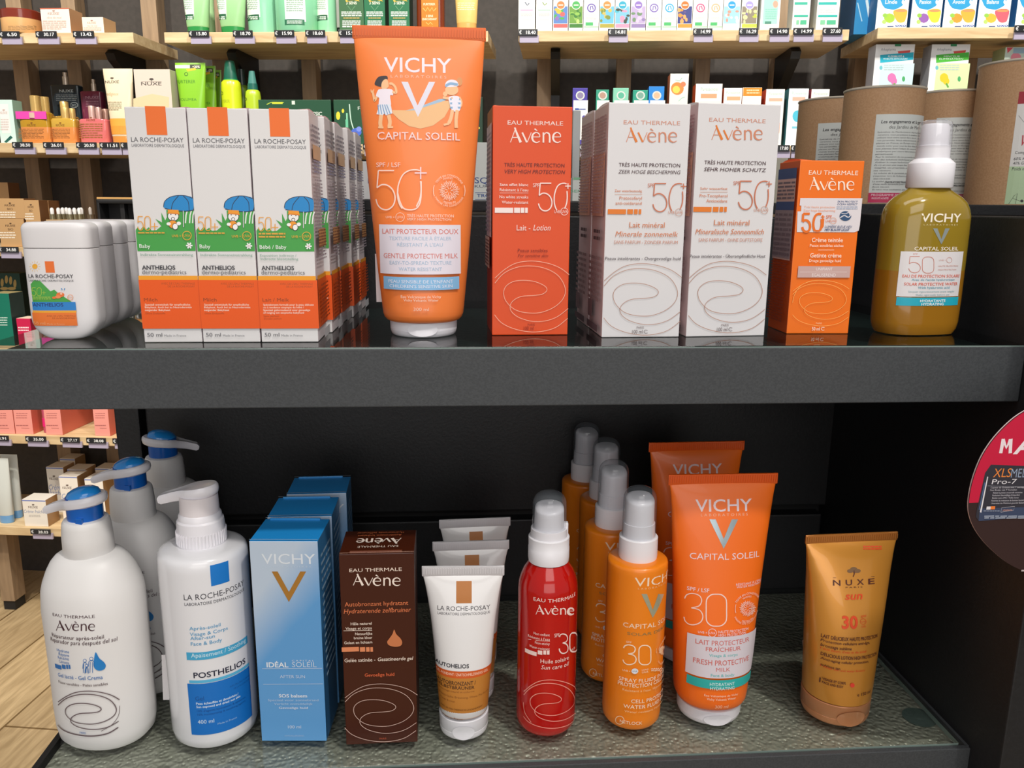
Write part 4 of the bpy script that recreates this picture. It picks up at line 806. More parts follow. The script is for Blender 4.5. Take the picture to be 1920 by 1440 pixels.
b.UV(-w2+.0003, -d2+.0001, w2-.0003, -d2+.0006, 'c9a08c')
o = t.done('self_tanner_carton', 'dark brown self-tanning gel carton with white lettering', 'box')
b = B(); b.box(-t.w*.36, t.w*.34, -t.d/2+.0008, -t.d/2+.0024, t.h-.001, t.h+.0014, mat('6a341c', .4), .0004); b.build('lid_tab', o)
# ================================================================== white tubes with brown square
Pf = atz(870, 1389.5, ZL); P = behind(Pf, 45.5*scale_at(Pf)); rc = 45.5*scale_at(P)
rows = [(hgt(P, y), hw*scale_at(P+Vector((0, 0, hgt(P, y)))), fb*rc*1.02, n) for y, hw, fb, n in ((1322, 44, .95, 2.1), (1319, 45.5, 1, 2.1), (1300, 47, 1, 2.1), (1260, 50.5, .92, 2.15), (1200, 56, .74, 2.2), (1150, 61.5, .55, 2.3), (1110, 68, .36, 2.4), (1092, 71.5, .22, 2.5), (1082, 74, .12, 2.6), (1077, 75.5, .05, 3))]
zc0, zc1 = hgt(P, 1078), hgt(P, 1061)
r1, b, F, M = tube_thing('self_tanner_tube', 'white self-tanning tube with brown square, front one of three', P, rc, rows, hgt(P, 1326), (zc0, zc1, 77.5*scale_at(P+Vector((0, 0, zc1)))), 'e6e4e4', 'd2cfd2', 'e2e1e6', -.03, .22, 0, 'white self-tanning tubes', coat=.4)
b.on(F, (600, 960, 5.333)); b.R(1362, 690, 1517, 912, 'b9763a'); b.T('LA ROCHE-POSAY', 1174, 1702, 942, 988, '403c42', b=-.002); b.T('LABORATOIRE DERMATOLOGIQUE', 1176, 1700, 1006, 1032, '58545a')
b.view = (600, 1160, 5.333); a_ = rows[1][1]; zv = lambda y: F.inv(*b.p(1430, y))[1]
zz = [zv(y) for y in (1005, 598, 528, 448)]
def band(z0, z1, h, k=.97):
    o_ = b.off(); nx = 30; nz = 4; vs = []
    for j in range(nz+1):
        z = z0+(z1-z0)*j/nz; a = F.abn(z)[0]
        for i in range(nx+1): vs.append(F.pt(a*k*math.sin((-1+2*i/nx)*1.45)/math.sin(1.45), z, o_))
    b.add(vs, [(j*(nx+1)+i, j*(nx+1)+i+1, (j+1)*(nx+1)+i+1, (j+1)*(nx+1)+i) for j in range(nz) for i in range(nx)], mat(h, .3))
band(zz[0], zz[1], 'bd7c34', .99); band(zz[1], zz[2], 'cc5a24', .99)
b.T('AUTOHELIOS', 1158, 1490, 452, 490, '2c2c34', b=.02); b.T('GEL FONDANT / ZARTSCHMELZENDES GEL', 1165, 1680, 548, 574, 'f2d6c0'); b.T('AUTOBRONZANT /', 1172, 1558, 628, 666, '4a2a12', b=.016); b.T('SELBSTBRÄUNER', 1172, 1546, 676, 706, '4a2a12', b=.016)
b.T('Bronzage naturel et uniforme', 1190, 1545, 722, 740, '8c5420'); b.T('Natürliche Bräunung. Ohne Parfum', 1196, 1680, 778, 798, '8c5420'); b.T('Visage & corps', 1200, 1350, 800, 816, '8c5420'); b.T("AVEC DE L'EAU THERMALE DE LA ROCHE-POSAY", 1210, 1625, 905, 921, '6a3c14'); b.T('Made in France', 1225, 1425, 985, 1000, '8c5420')
b.build('tube_body', r1)
H = zc1
for (px, py), lab in (((883, 1014), 'white self-tanning tube with brown square, middle one of three'), ((890.5, 972), 'white self-tanning tube with brown square, rearmost of three')):
    q = atz(px, py, ZL+H); copy_thing(r1, TM(q.x, q.y, ZL, .02 if px == 883 else .06), lab)
# ================================================================== spray bottles
def sprayer(root, P, y0, y1, y2, y3, ytop, hc, hm, hn, hd, clip=False):
    """collar y0-y1, step y1-y2, nozzle y2-y3, clear dome to ytop; half widths in pixels"""
    A = lambda hw, y: ar(hw, y, P)
    Z = lambda y: zr(y, P)
    turned(root, 'collar', [(Z(y0)-.002, A(hc, y0)*.98), (Z(y0), A(hc, y0)), ((Z(y0)+Z(y1))/2, A(hc, y0)), ((Z(y0)+Z(y1))/2+.0003, A(hc, y0)*(.985 if clip else 1)), (Z(y1)-.0004, A(hc, y1)), (Z(y1), A(hc*.97, y1)), (Z(y1)+.0001, A(hm, y1))], wh)
    zt = Z(y3); a = A(hn, y3); c = B()
    rw = [(Z(y1)-.0005, A(hm, y1), A(hm, y1), 2), (Z(y2), A(hm*.97, y2), A(hm*.97, y2), 2), (Z(y2)+.0002, A(hn, y2), A(hn, y2), 2), ((Z(y2)+zt)/2, a*.98, a*.98, 2)]
    for i in range(7): t = i/6*math.pi/2; q = a*.97-.0035*(1-math.cos(t)); rw.append((zt-.0035+.0035*math.sin(t), q, q, 2.15))
    c.loft(rw, whs, 48); nz = c.build('nozzle', root); zm = (Z(y2)+zt)/2
    for v in nz.data.vertices:           # sloping finger rest
        if v.co.z > zm: v.co.z -= max(0, (.35-v.co.y/a))*.0026*(v.co.z-zm)/max(1e-6, zt-zm)
    rr = A(hd, (y1+ytop)/2); z0 = Z(y1)+.0002; z1 = Z(ytop); rows = [(z0, A(hd, y1)), (z1-rr*.75, rr*.97)]
    for i in range(1, 9): t = i/8*math.pi/2; rows.append((z1-rr*.75+rr*.75*math.sin(t), max(.0004, rr*.97*math.cos(t)**.7)))
    turned(root, 'clear_dome_cap', rows, clear('f8f9fa', .10, .05, diff='c0c8d0'), 56, (False, False))
    if clip: c = B(); c.box(rr*.82, rr*1.10, -.002, .002, Z(y0)+.004, Z(y1)+.009, wh, .0008); c.build('lock_tab', root)
# red oil
Pf = atz(1022, 1386.5, ZL); P = behind(Pf, 55*scale_at(Pf)); M = TM(P.x, P.y, ZL, -.05)
root = empty('oil_spray_bottle', M, 'red translucent sun oil spray bottle with a clear dome cap', 'bottle')
rb = []
for y, hw in ((1352, 42), (1350, 48), (1344, 53), (1334, 55), (1250, 55.2), (1150, 55.6), (1100, 56), (1086, 54.5), (1075, 51), (1064, 46), (1056, 40), (1050, 36)): a = ar(hw, y); rb.append((zr(y), a, a, 2))
rb[0] = (0,) + rb[0][1:]; red_o = oil('red_oil', 'd01812', 'f03020', .28); red_o.node_tree.nodes['Principled BSDF'].inputs['Coat Weight'].default_value = .7
b = B(); b.loft(rb, red_o, 64); F = Curved(M, rb, True); F.ref = .32; b.on(F, (940, 1080, 4.236)); WR = 'f4d8d0'
b.T('EAU THERMALE', 256, 585, 182, 210, WR, b=.006); b.avene(270, 576, 230, 306, WR)
for q, x0, y0 in (('Non collant', 258, 450), ("Résistant à l'eau", 214, 478), ('Non-sticky', 268, 522), ('Water-resistant', 224, 556)): b.T(q, x0, 384, y0, y0+20, WR)
b.L([(214, 500), (300, 512), (386, 516)], 3, WR)
for a, c in ((190, 282), (290, 326), (334, 356), (362, 382)): b.R(a, 590, c, 622, WR)
b.T('SPF', 420, 460, 456, 484, WR); b.D('3', 458, 528, 458, 612, 8, WR); b.D('0', 540, 600, 450, 600, 8, WR); b.T('UVB', 545, 578, 578, 596, WR); b.ring(588, 584, 14, 3, WR)
b.T('Huile solaire', 312, 530, 660, 692, WR); b.T('Sun care oil', 316, 526, 708, 740, WR, .2); b.swirl(180, 600, 822, 1205, 4, 'f0a090'); b.L([(600, 830), (602, 960), (570, 1090), (500, 1170)], 4, 'f0a090', True); b.L([(180, 1000), (190, 1080), (240, 1160)], 4, 'f0a090', True)
b.build('bottle_body', root)
rt = [(z*.985+.001, a*.90, bb*.90, n) for z, a, bb, n in rb[:9]]
b = B(); b.tube([(0, 0, zr(1060)), (.001, 0, zr(1200)), (.003, .001, zr(1340))], .0022, mat('e86a20', .3), 12); b.build('dip_tube', root)
sprayer(root, P, 1043, 1003, 988, 943, 921, 38.5, 35, 28.5, 32.5, True)
# orange sprays
Pf = atz(1181, 1373.5, ZL); P = behind(Pf, 54*scale_at(Pf)); M = TM(P.x, P.y, ZL, .12)
root = empty('sun_spray_bottle', M, 'orange sun spray bottle with a clear dome cap, nearest of its row of four', 'bottle', 'orange sun spray bottles in a row')
rb = []
for y, hw in ((1340, 42), (1338, 48), (1332, 52.5), (1320, 54), (1250, 54.5), (1150, 55.5), (1060, 56.5), (1050, 56.5), (1046, 55.5), (1044, 53), (1042.5, 45), (1042, 34)): a = ar(hw, y); rb.append((zr(y), a, a, 2))
rb[0] = (0,) + rb[0][1:]
b = B(); b.loft(rb, mat('ec8216', .36, coat=.15), 64); F = Curved(M, rb, True); F.ref = .32; b.on(F, (940, 1080, 4.236)); WC = 'f6dcc0'
b.T('VICHY', 1056, 1330, 15, 82, WC); b.T('L A B O R A T O I R E S', 1085, 1310, 92, 106, 'f2c28c'); b.vee(1112, 1290, 142, 332, mat('c2c4aa', .25, .5), .25)
b.T('CAPITAL SOLEIL', 966, 1370, 382, 418, WC); b.T('SOLAR DERM', 1000, 1290, 452, 474, '8a7a4c', b=.01); b.T('SPF', 992, 1034, 516, 531, WC); b.D('3', 968, 1072, 546, 702, 9, WC); b.D('0', 1092, 1186, 550, 704, 9, WC)
b.stamp(1282, 590, 58, 'f4c69c'); b.T('UVB +', 966, 1026, 738, 752, WC); b.E(1060, 750, 26, 22, 'dfe0e4'); b.T('UVA', 1042, 1078, 744, 758, '6a7a9c'); b.T('LONG', 1114, 1162, 734, 746, WC); b.T('UVA', 1114, 1162, 752, 766, WC); b.para(1184, 1270, 726, 752, 2, WC)
b.T('SPRAY FLUIDE INVISIBLE', 938, 1330, 812, 840, WC, b=.006); b.T('PROTECTION CELLULAIRE', 930, 1335, 848, 878, WC, b=.006); b.T("Résistant à l'eau. Hypoallergénique", 966, 1310, 898, 916, 'f2c490'); b.T('CELL PROTECTION', 1030, 1320, 972, 1000, WC, b=.006); b.T('WATER FLUID SPRAY', 972, 1310, 1020, 1048, WC, b=.006); b.T('Water resistant. Hypoallergenic', 980, 1300, 1066, 1082, 'f2c490')
b.ring(945, 1138, 32, 6, 'f6d2a8'); b.T('NETLOCK', 944, 1114, 1144, 1168, WC)
b.build('bottle_body', root); sprayer(root, P, 1038, 1003, 978, 926, 912, 36, 30.5, 28, 32)
Ht = hgt(P, 912)
for (px, py, a), lab in (((1152, 863, .0), 'orange sun spray bottle, second of its row, half behind the nearest'), ((1138, 821, -.15), 'orange sun spray bottle, third of its row'), ((1101, 793, .25), 'rearmost orange sun spray bottle, furthest left of its row')):
    q = atz(px, py, ZL+Ht); copy_thing(root, TM(q.x, q.y, ZL, a), lab)
# ================================================================== orange milk tubes
Pf = atz(1325, 1361.5, ZL); rc = 57*scale_at(Pf)*1.06; P = behind(Pf, rc)
rows = [(hgt(P, y), hw*scale_at(P+Vector((0, 0, hgt(P, y)))), fb*rc*1.14, n) for y, hw, fb, n in ((1297, 58, .86, 2.2), (1294.5, 62, .93, 2.2), (1289, 65, .98, 2.2), (1278, 66.5, 1, 2.2), (1240, 70, .97, 2.2), (1190, 74, .88, 2.2), (1120, 80, .74, 2.25), (1060, 85, .6, 2.3), (1000, 90.5, .45, 2.4), (950, 95.5, .3, 2.5), (925, 98.5, .19, 2.6), (912, 100.5, .11, 2.8), (905, 102, .04, 3))]
zc0, zc1 = hgt(P, 906.5), hgt(P, 888)
r1, b, F, M = tube_thing('sunscreen_tube', 'large orange sun milk tube with a silver V, front one on the lower shelf', P, rc, rows, hgt(P, 1300), (zc0, zc1, 105*scale_at(P+Vector((0, 0, zc1)))), 'f4701a', 'dd5814', 'd9d6dc', .0, .36, 0, 'orange sun milk tubes')
b.on(F, (1200, 800, 4.964)); WT = 'ecd6da'
b.T('VICHY', 516, 1042, 676, 788, WT, b=.008); b.T('L A B O R A T O I R E S', 566, 1003, 808, 832, 'f2b898'); b.vee(645, 912, 862, 1136, mat('a9b8be', .22, .6), .22); b.T('CAPITAL SOLEIL', 460, 1107, 1180, 1238, WT)
b.view = (1220, 1060, 4.235); b.T('SPF / LSF', 286, 465, 178, 208, WT, b=.006); b.D('3', 264, 416, 222, 470, 9, 'f4d6cc'); b.D('0', 440, 602, 228, 482, 9, 'f4d6cc'); b.T("RÉSISTANT À L'EAU", 678, 870, 133, 150, WT); b.T('WATER RESISTANT', 682, 868, 154, 170, WT)
b.stamp(768, 340, 100, 'f2c8b8'); b.T('UVB +', 372, 445, 518, 536, WT); b.ring(486, 531, 32, 4, WT); b.T('UVA', 462, 510, 524, 542, WT); b.T('HAUTE PROTECTION', 532, 770, 508, 530, WT); b.T('HIGH PROTECTION', 532, 750, 536, 556, WT)
b.R(275, 562, 820, 893, 'd2cad2'); b.R(275, 906, 775, 978, '28a9a4')
for q, x0, x1, y0, y1, h in (('LAIT PROTECTEUR', 350, 775, 594, 632, 'c8645c'), ('FRAÎCHEUR', 434, 710, 648, 680, 'c8645c'), ('Visage & corps', 460, 686, 700, 722, '5ab4b4'), ('FRESH PROTECTIVE', 330, 770, 750, 790, 'c8645c'), ('MILK', 515, 628, 808, 838, 'c8645c'), ('Face & body', 474, 660, 858, 880, '5ab4b4'), ('HYDRATANT', 465, 662, 928, 952, 'd2ecec'), ('HYDRATING', 467, 660, 962, 985, 'd2ecec'), ('Eau Volcanique de Vichy', 420, 688, 1024, 1040, 'f6ccb0'), ('Vichy Volcanic Water', 440, 672, 1050, 1068, 'f6ccb0'), ('300 ml', 506, 610, 1105, 1128, 'f6bc98')): b.T(q, x0, x1, y0, y1, h, b=.006)
b.build('tube_body', r1)
q = atz(1307, 828, ZL+zc1); copy_thing(r1, TM(q.x, q.y, ZL, .03), 'large orange sun milk tube standing behind and left of the front one')
# ================================================================== gold tube
Pf = atz(1560, 1362, ZL); rc = 60.5*scale_at(Pf)*1.04; P = behind(Pf, rc)
rows = [(hgt(P, y), hw*scale_at(P+Vector((0, 0, hgt(P, y)))), fb*rc*1.02, n) for y, hw, fb, n in ((1288, 60.5, 1, 2), (1270, 62, 1, 2.05), (1220, 66, .93, 2.1), (1160, 72, .8, 2.2), (1110, 77, .64, 2.3), (1070, 81, .46, 2.4), (1040, 85, .3, 2.5), (1025, 87.5, .18, 2.6), (1017, 89.5, .08, 2.8), (1014, 90.5, .04, 3))]
zc0, zc1 = hgt(P, 1014.5), hgt(P, 1000)
r1, b, F, M = tube_thing('sun_lotion_tube', 'shiny gold sun lotion tube with a bronze cap at the right', P, rc, rows, hgt(P, 1290), (zc0, zc1, 91.5*scale_at(P+Vector((0, 0, zc1)))), 'd9943c', 'b87434', 'c48458', .05, .3, 0, metal=.35, coat=.5)
b.on(F, (1460, 960, 6)); ND = '56281c'; OR2 = 'd9481c'
b.para(950, 1158, 374, 424, 2, OR2, .7, False)
for dx, dy, rr in ((-40, 12, 34), (0, -8, 40), (42, 10, 36), (15, 12, 34)): b.E(843+dx, 650+dy, rr, rr*.62, '7a5a3c')
b.L([(846, 655), (848, 695), (836, 726)], 11, ND, True); b.L([(610, 738), (1076, 722)], 4, ND)
b.T('N', 610, 694, 764, 826, ND, b=.012); b.T('U', 754, 826, 760, 822, ND, b=.012); b.T('X', 878, 958, 754, 816, ND, b=.012); b.T('E', 1008, 1078, 746, 808, ND, b=.012); b.T('P A R I S', 752, 940, 838, 850, ND, b=.01)
b.T('sun', 745, 935, 905-8, 982, OR2, .25, .012); b.T('30', 708, 888, 1172, 1308, OR2, b=.03); b.T('SPF', 922, 984, 1160, 1184, OR2); b.ring(950, 1230, 32, 4, OR2); b.T('UVA', 930, 972, 1222, 1240, OR2); b.T('UVB', 928, 976, 1276, 1296, OR2)
b.view = (1460, 1160, 4.8); b.T('LAIT DÉLICIEUX HAUTE PROTECTION', 370, 882, 168, 200, ND, b=.016); b.T('Protection cellulaire anti-âge,', 366, 816, 212, 236, ND, .15, .01); b.T('bronzage sublime', 364, 654, 246, 272, ND, .15, .01); b.T("I aux fleurs d'eau et de soleil", 362, 784, 288, 308, OR2, .1); b.T('DELICIOUS LOTION HIGH PROTECTION', 364, 872, 338, 368, ND, b=.016)
b.T('Anti-aging cellular protection,', 360, 806, 382, 404, ND, .15, .01); b.T('sublime tan', 362, 550, 418, 442, ND, .15, .01); b.T('I With sun and water flowers', 358, 770, 456, 474, OR2, .1); b.T('VISAGE ET CORPS', 380, 602, 552, 574, ND, b=.02); b.T('FACE AND BODY', 380, 580, 584, 604, ND, b=.02); b.R(358, 520, 371, 564, ND); b.E(660, 596, 20, 20, 'e4402c'); b.T('e 150 ml', 706, 815, 660, 686, ND, b=.01)
b.build('tube_body', r1)
side_sticker(r1, M, 1505, 1511, 1200, 1268, .012, 'cfc4bc')
# ================================================================== hanging round promotion card
YC = .402; Mc = TM(at(1985, 930, YC).x, YC, at(1985, 930, YC).z, 0)
root = empty('promotion_card', Mc, 'dark round promotion card with a pink top and a medicine pack, at the right edge', 'sign')
def egg(k):
    c = at(1985, 930, YC); out = []
    for x, y in ((1920, 770), (1985, 745), (2050, 775), (2110, 850), (2140, 930), (2150, 1000), (2110, 1060), (2040, 1088), (1960, 1082), (1900, 1062), (1860, 1032), (1832, 1000), (1817, 968), (1815, 935), (1825, 890), (1845, 845), (1878, 803)): q = at(x, y, YC)-c; out.append((q.x*k, q.z*k))
    return smooth_pts(out, True, 5)
q = egg(1); n_ = len(q); b = B(); mcd = mat('33201f', .35); b.add([(x, -.0004, z) for x, z in q]+[(x, .0004, z) for x, z in q], [tuple(range(n_)), tuple(range(n_, 2*n_))[::-1]] + [(i, (i+1) % n_, n_+(i+1) % n_, n_+i) for i in range(n_)], mat('d8c4c4', .4)); b.mi[-(n_+2):-n_] = [b.slot(mcd)]*2
F = Plane(Mc, (0, -.0004, 0), (1, 0, 0), (0, 0, 1), (0, -1, 0)); b.on(F); zcut = F.inv(1900, 945)[1]
qq = [(x*.992, z*.992) for x, z in q]; up_ = [p for p in qq if p[1] > zcut]; i0 = qq.index(up_[0])
hi = sorted(up_, key=lambda p: math.atan2(p[1]-zcut+1e-5, p[0])); o_ = b.off(); b.add([F.pt(x, z, o_) for x, z in hi], [tuple(range(len(hi)))], mat('c4163c', .35))
b.view = (1780, 760, 4.5); b.T('AIGRIR', 536, 1250, 285, 402, 'e8dade', .15, .03); b.L([(432, 404), (454, 282)], 28, 'e8dade'); b.L([(452, 286), (480, 356), (514, 286)], 28, 'e8dade'); b.L([(518, 282), (512, 404)], 28, 'e8dade')
b.P([(350, 500), (900, 520), (900, 925), (628, 942), (246, 976), (222, 940), (228, 890), (300, 570)], '2c2a34'); b.P([(255, 870), (900, 850), (900, 925), (628, 942), (246, 976)], '34405c'); b.P([(318, 600), (326, 602), (268, 905), (256, 900)], 'dcd8dc'); b.L([(298, 650), (250, 880)], 8, '4c6490')
b.T('XLS', 365, 512, 532, 605, 'e88434', .1, -.004); b.T('MEDICAL', 516, 820, 532, 606, '8e9cb4', 0, -.004); b.T('Pro-7', 354, 560, 622, 662, 'dcd8dc', .1); b.L([(320, 678), (900, 690)], 3, '8c8c94')
for i, (x0, x1) in enumerate(((346, 640), (342, 565), (366, 612), (360, 590), (358, 580), (352, 640), (350, 640))): b.T(('Capteur de Graisses avec 7 avantages', 'Fett Binder mit 7 Vorteilen', 'Réduit la graisse corporelle excessive', 'Reduziert übermäßiges Körperfett', 'Réduit votre IMC / Taille mince', 'Favorise la croissance de bonnes bactéries', 'Unterstützt das Wachstum gesunder Bakterien')[i], x0, x1, 684+i*22, 697+i*22, 'c8c4cc')
b.R(310, 852, 345, 878, 'dcd8dc'); b.R(345, 850, 382, 876, 'e87a30'); b.L([(430, 900), (438, 862), (548, 850), (538, 882), (430, 900)], 3, 'b8b4bc'); b.T('arkopharma', 446, 526, 872, 888, 'd89c8c'); b.para(284, 420, 882, 896, 1, '8c94a8'); b.para(290, 640, 925, 955, 2, 'a8b0c0'); b.R(602, 1382, 760, 1396, 'b4a8a8')
b.build('card', root)
b = B(); b.box(.012, .030, .0004, YF-.026-YC, -.012, .010, mat('1c1c20', .4), .001); b.build('card_holder', root)
# ================================================================== shop shell and wall shelving behind
BETA = -.132                                     # the wall shelving is turned slightly against the display unit
_keep = (AX, AY, AZ); _rb = Matrix.Rotation(-BETA, 3, 'Z'); AX, AY, AZ = _rb @ AX, _rb @ AY, _rb @ AZ
_before = set(bpy.data.objects)
D2 = 2.15; WB = D2+.30
oak = wood('oak_shelf', 'c9ab80', 'e4cda4', (1.2, 9, 9), .5); oak2 = wood('oak_upright', '8c765e', 'a58c70', (9, 9, 1.2), .55)
wallm = speckle('dark_wall', '3a3633', '403b38', 60, .7)
b = B(); b.box(-4.5, 4.5, -3, 4.2, -.05, 0, wood('floor_planks', 'ab9470', 'cdb58e', (1.5, 14, 1), .45, (1.2, .18, 1.6))); tag(b.build('floor'), kind='structure')
b = B(); b.box(-4.5, 4.5, WB, WB+.08, -.0, 3.3, wallm); tag(b.build('wall_back'), kind='structure')
def zs(px, py, Y=D2): return at(px, py, Y).z
ZT, ZM, ZN, ZO, ZP, ZQ = zs(125, 61), zs(120, 268), zs(20, 463), zs(20, 648), zs(120, 818), zs(120, 986)
def X2(px, py=300, Y=D2): return at(px, py, Y).x
BAY = [(X2(-420), X2(250, 70)), (X2(308, 70), X2(915, 70)), (X2(972, 65), X2(1592, 65)), (X2(1640, 60), X2(2250, 60))]
TH = .025
def plank(bay, z, label, group=None, yf=D2, dep=.246, brk=()):
    x0, x1 = BAY[bay]; M = TM((x0+x1)/2, yf, z-TH-.0004); w2 = (x1-x0)/2
    root = empty('wooden_shelf', M, label, 'shelf', group)
    b = B(); b.box(-w2, w2, 0, dep, 0, TH, oak, .001); b.build('board', root)
    for px, py in brk:
        x = at(px, py, yf+.15).x-M.translation.x; b = B(); bl = mat('141416', .5)
        b.add([(x+s*.012, y, zz) for s in (-1, 1) for y, zz in ((.085, -.001), (.07, -.012), (.08, -.028), (.21, -.10), (.21, -.19), (.238, -.19), (.238, -.001))],
              [tuple(range(7)), tuple(range(7, 14))[::-1]] + [(i, (i+1) % 7, 7+(i+1) % 7, 7+i) for i in range(7)], bl); b.build('bracket', root)
    return root
plank(0, ZT, 'wooden shelf at top left under the honey jar and boxes', brk=((235, 110),)); plank(0, ZM, 'wooden shelf at left holding the gold-capped oil bottles'); plank(0, ZN, 'wooden shelf at left holding the kraft cartons')
plank(0, ZO, 'wooden shelf at left just below the black upper display shelf'); plank(0, ZP, 'wooden shelf at lower left holding the pink cartons'); plank(0, ZQ, 'lowest wooden shelf at left holding the cream cartons', yf=D2-.02, dep=.266)
plank(1, ZT, 'long wooden top shelf holding the green tubes', brk=((455, 110),)); plank(1, ZM, 'wooden shelf behind the orange tube holding dark green cartons')
plank(2, ZT, 'long wooden top shelf of colourful oil boxes', brk=((1042, 100), (1478, 100))); plank(2, ZM, 'wooden shelf behind the white cartons holding orange and white boxes')
plank(3, ZT-.0, 'wooden top shelf at right holding the blue tea boxes', yf=D2-.02, dep=.266); plank(3, ZM, 'wooden shelf at right behind the kraft drums')
def post(px, py, wpx, label, z0=0, z1=3.3, Y=WB-.052, m=oak2, plinth=False):
    p = at(px, py, Y); wd = wpx*scale_at(p); M = TM(p.x+wd/2, Y, z0); root = empty('wooden_upright', M, label, 'post', 'wooden uprights of the wall shelving')
    b = B(); b.box(-wd/2, wd/2, 0, .052, .03 if plinth else 0, z1-z0, m, .001); b.build('timber', root)
    if plinth: b = B(); b.box(-wd/2+.003, wd/2-.003, .004, .05, 0, .031, mat('1a1a1c', .6)); b.build('black_foot', root)
for i, (px, wp) in enumerate(((12, 29), (115, 27), (264, 30))):
    post(px, 20, wp, ('wooden upright seen above the honey jar at far left', 'wooden upright between the two small cartons at top left', 'wooden upright at the right end of the left bay, beside the green tubes')[i], plinth=True)
for px, py, wp, lab in ((400, 150, 28, 'wooden upright behind the bright green tubes'), (566, 150, 27, 'wooden upright left of the big orange tube'), (700, 150, 27, 'wooden upright behind the big orange tube'), (1007, 150, 27, 'wooden upright above the tall red carton'), (1156, 150, 27, 'wooden upright above the white cartons, left one'), (1303, 150, 27, 'wooden upright above the white cartons, middle one'), (1448, 150, 28, 'wooden upright above the white cartons, right one'), (1600, 150, 30, 'wooden upright left of the kraft drums'), (1800, 150, 28, 'wooden upright between the herbal boxes at right')): post(px, py, wp, lab)
# front leg at lower left
p = at(9, 1135, D2+.02); post(2, 1120, 26, 'front leg of the wooden shelving on the plank floor', 0, ZQ-TH, D2+.03, oak2, True); post(150, 1060, 16, 'slim front leg of the shelving behind the pump bottles', 0, ZQ-TH, D2+.03, oak2, True)
# ---- helper for far products
def bgc(x0, x1, ytop, z, Y, d, F='ffffff', S=None, T=None, ym=None, rough=.4):
    ym = ym or ytop; PL, PR = at(x0, ym, Y), at(x1, ym, Y); PL.z = PR.z = z
    if isinstance(ytop, float) and ytop < 1: h = ytop
    else: h = hgt((PL+PR)/2, ytop)
    return Carton(PL, PR, h, d, F=F, S=S, T=T, bev=.0006, rough=rough)
def price(x0, x1, y0, txt, Y, z, label, tx=None):
    """electronic tag clipped on a shelf edge"""
    P = at(x0, y0, Y-.014); P2 = at(x1, y0, Y-.014); wd = P2.x-P.x; M = TM((P.x+P2.x)/2, Y-.014, z)
    root = empty('price_tag', M, label, 'price tag', 'electronic price tags on shelf edges')
    b = B(); b.box(-wd/2, wd/2, 0, .004, -.014, .001, mat('26282c', .3), .0006)
    b.on(Plane(M, (0, 0, 0), (1, 0, 0), (0, 0, 1), (0, -1, 0))); vs, fs = tshape('€', .01); o = b.off(); b.add([b.F.pt(-wd*.46+x*wd*.13, -.0105+y*.008, o) for x, y in vs], fs, mat('e8eaec'))
    vs, fs = tshape(txt, .02); b.add([b.F.pt(-wd*.10+x*wd*.5, -.0105+y*.0075, o) for x, y in vs], fs, mat('e8eaec')); b.build('display_housing', root)
    b = B(); b.box(-wd/2+.003, wd/2+.003, .004, .010, -.030, -.012, mat('b0a8c0', .25), .0006); b.build('clip_holder', root)
for x0, x1, y, tx, wh_ in ((-2, 35, 60, '6.50', 'under the honey jar'), (66, 105, 60, '30.17', 'under the taller white box at top left'), (136, 175, 60, '13.42', 'under the smaller white box at top left')): price(x0, x1, y, tx, D2, ZT, 'price tag reading %s %s' % (tx, wh_))
for x0, x1, y, tx, wh_ in ((353, 391, 58, '15.80', 'below the first green tube'), (436, 473, 58, '18.70', 'below the second green tube'), (514, 551, 58, '15.90', 'below the wide pale green bottle'), (572, 609, 58, '18.60', 'below the slim pale green bottle'), (634, 672, 58, '15.90', 'beside the top of the orange tube')): price(x0, x1, y, tx, D2, ZT, 'price tag reading %s %s' % (tx, wh_))
for x0, x1, y, tx, wh_ in ((22, 60, 268, '38.50', 'under the pink-ribboned oil'), (80, 118, 268, '26.01', 'under the golden oil'), (142, 180, 268, '20.50', 'under the pink oil'), (186, 223, 268, '11.51', 'under the cream tube'), (225, 262, 268, '12.60', 'half hidden by the baby cartons')): price(x0, x1, y, tx, D2, ZM, 'price tag reading %s %s' % (tx, wh_))
price(-4, 33, 462, '34.88', D2, ZN, 'price tag reading 34.88 under the kraft cartons')
price(680, 716, 264, '22.50', D2, ZM, 'price tag partly hidden behind the left edge of the orange tube'); price(1086, 1122, 266, '9.90', D2, ZM, 'price tag behind the gap between red and white cartons'); price(1452, 1482, 266, '17.80', D2, ZM, 'price tag reading 17.80 right of the white cartons'); price(1484, 1514, 266, '12.50', D2, ZM, 'price tag beside the leftmost kraft drum')
for x0, x1, tx, wh_ in ((-24, 15, '38.91', 'cut off by the left picture edge under pink cartons'), (47, 85, '35.00', 'under the second pink carton'), (112, 148, '27.17', 'under the third pink carton'), (161, 197, '38.08', 'under the rightmost pink carton'), (210, 246, '22.00', 'under the small grey and pink tube')): price(x0, x1, 820, tx, D2, ZP, 'price tag reading %s %s' % (tx, wh_))
price(55, 92, 982, '28.03', D2-.02, ZQ, 'price tag reading 28.03 under the low cream carton')
for x0, x1, tx, wh_ in ((972, 1008, '18.40', 'under the grey and white boxes'), (1140, 1176, '14.81', 'faint, under the row of small boxes'), (1300, 1336, '14.99', 'under the pink-circle box'), (1386, 1422, '16.29', 'under the lilac-circle box'), (1443, 1480, '14.90', 'under the wide mint box'), (1488, 1526, '14.99', 'under the slim mint-banded box'), (1543, 1580, '27.60', 'at the right end of the oil shelf')): price(x0, x1, 54, tx, D2, ZT, 'price tag reading %s %s' % (tx, wh_))
price(1903, 1945, 52, '5.20', D2-.02, ZT, 'price tag at the right end below the blue tea boxes')
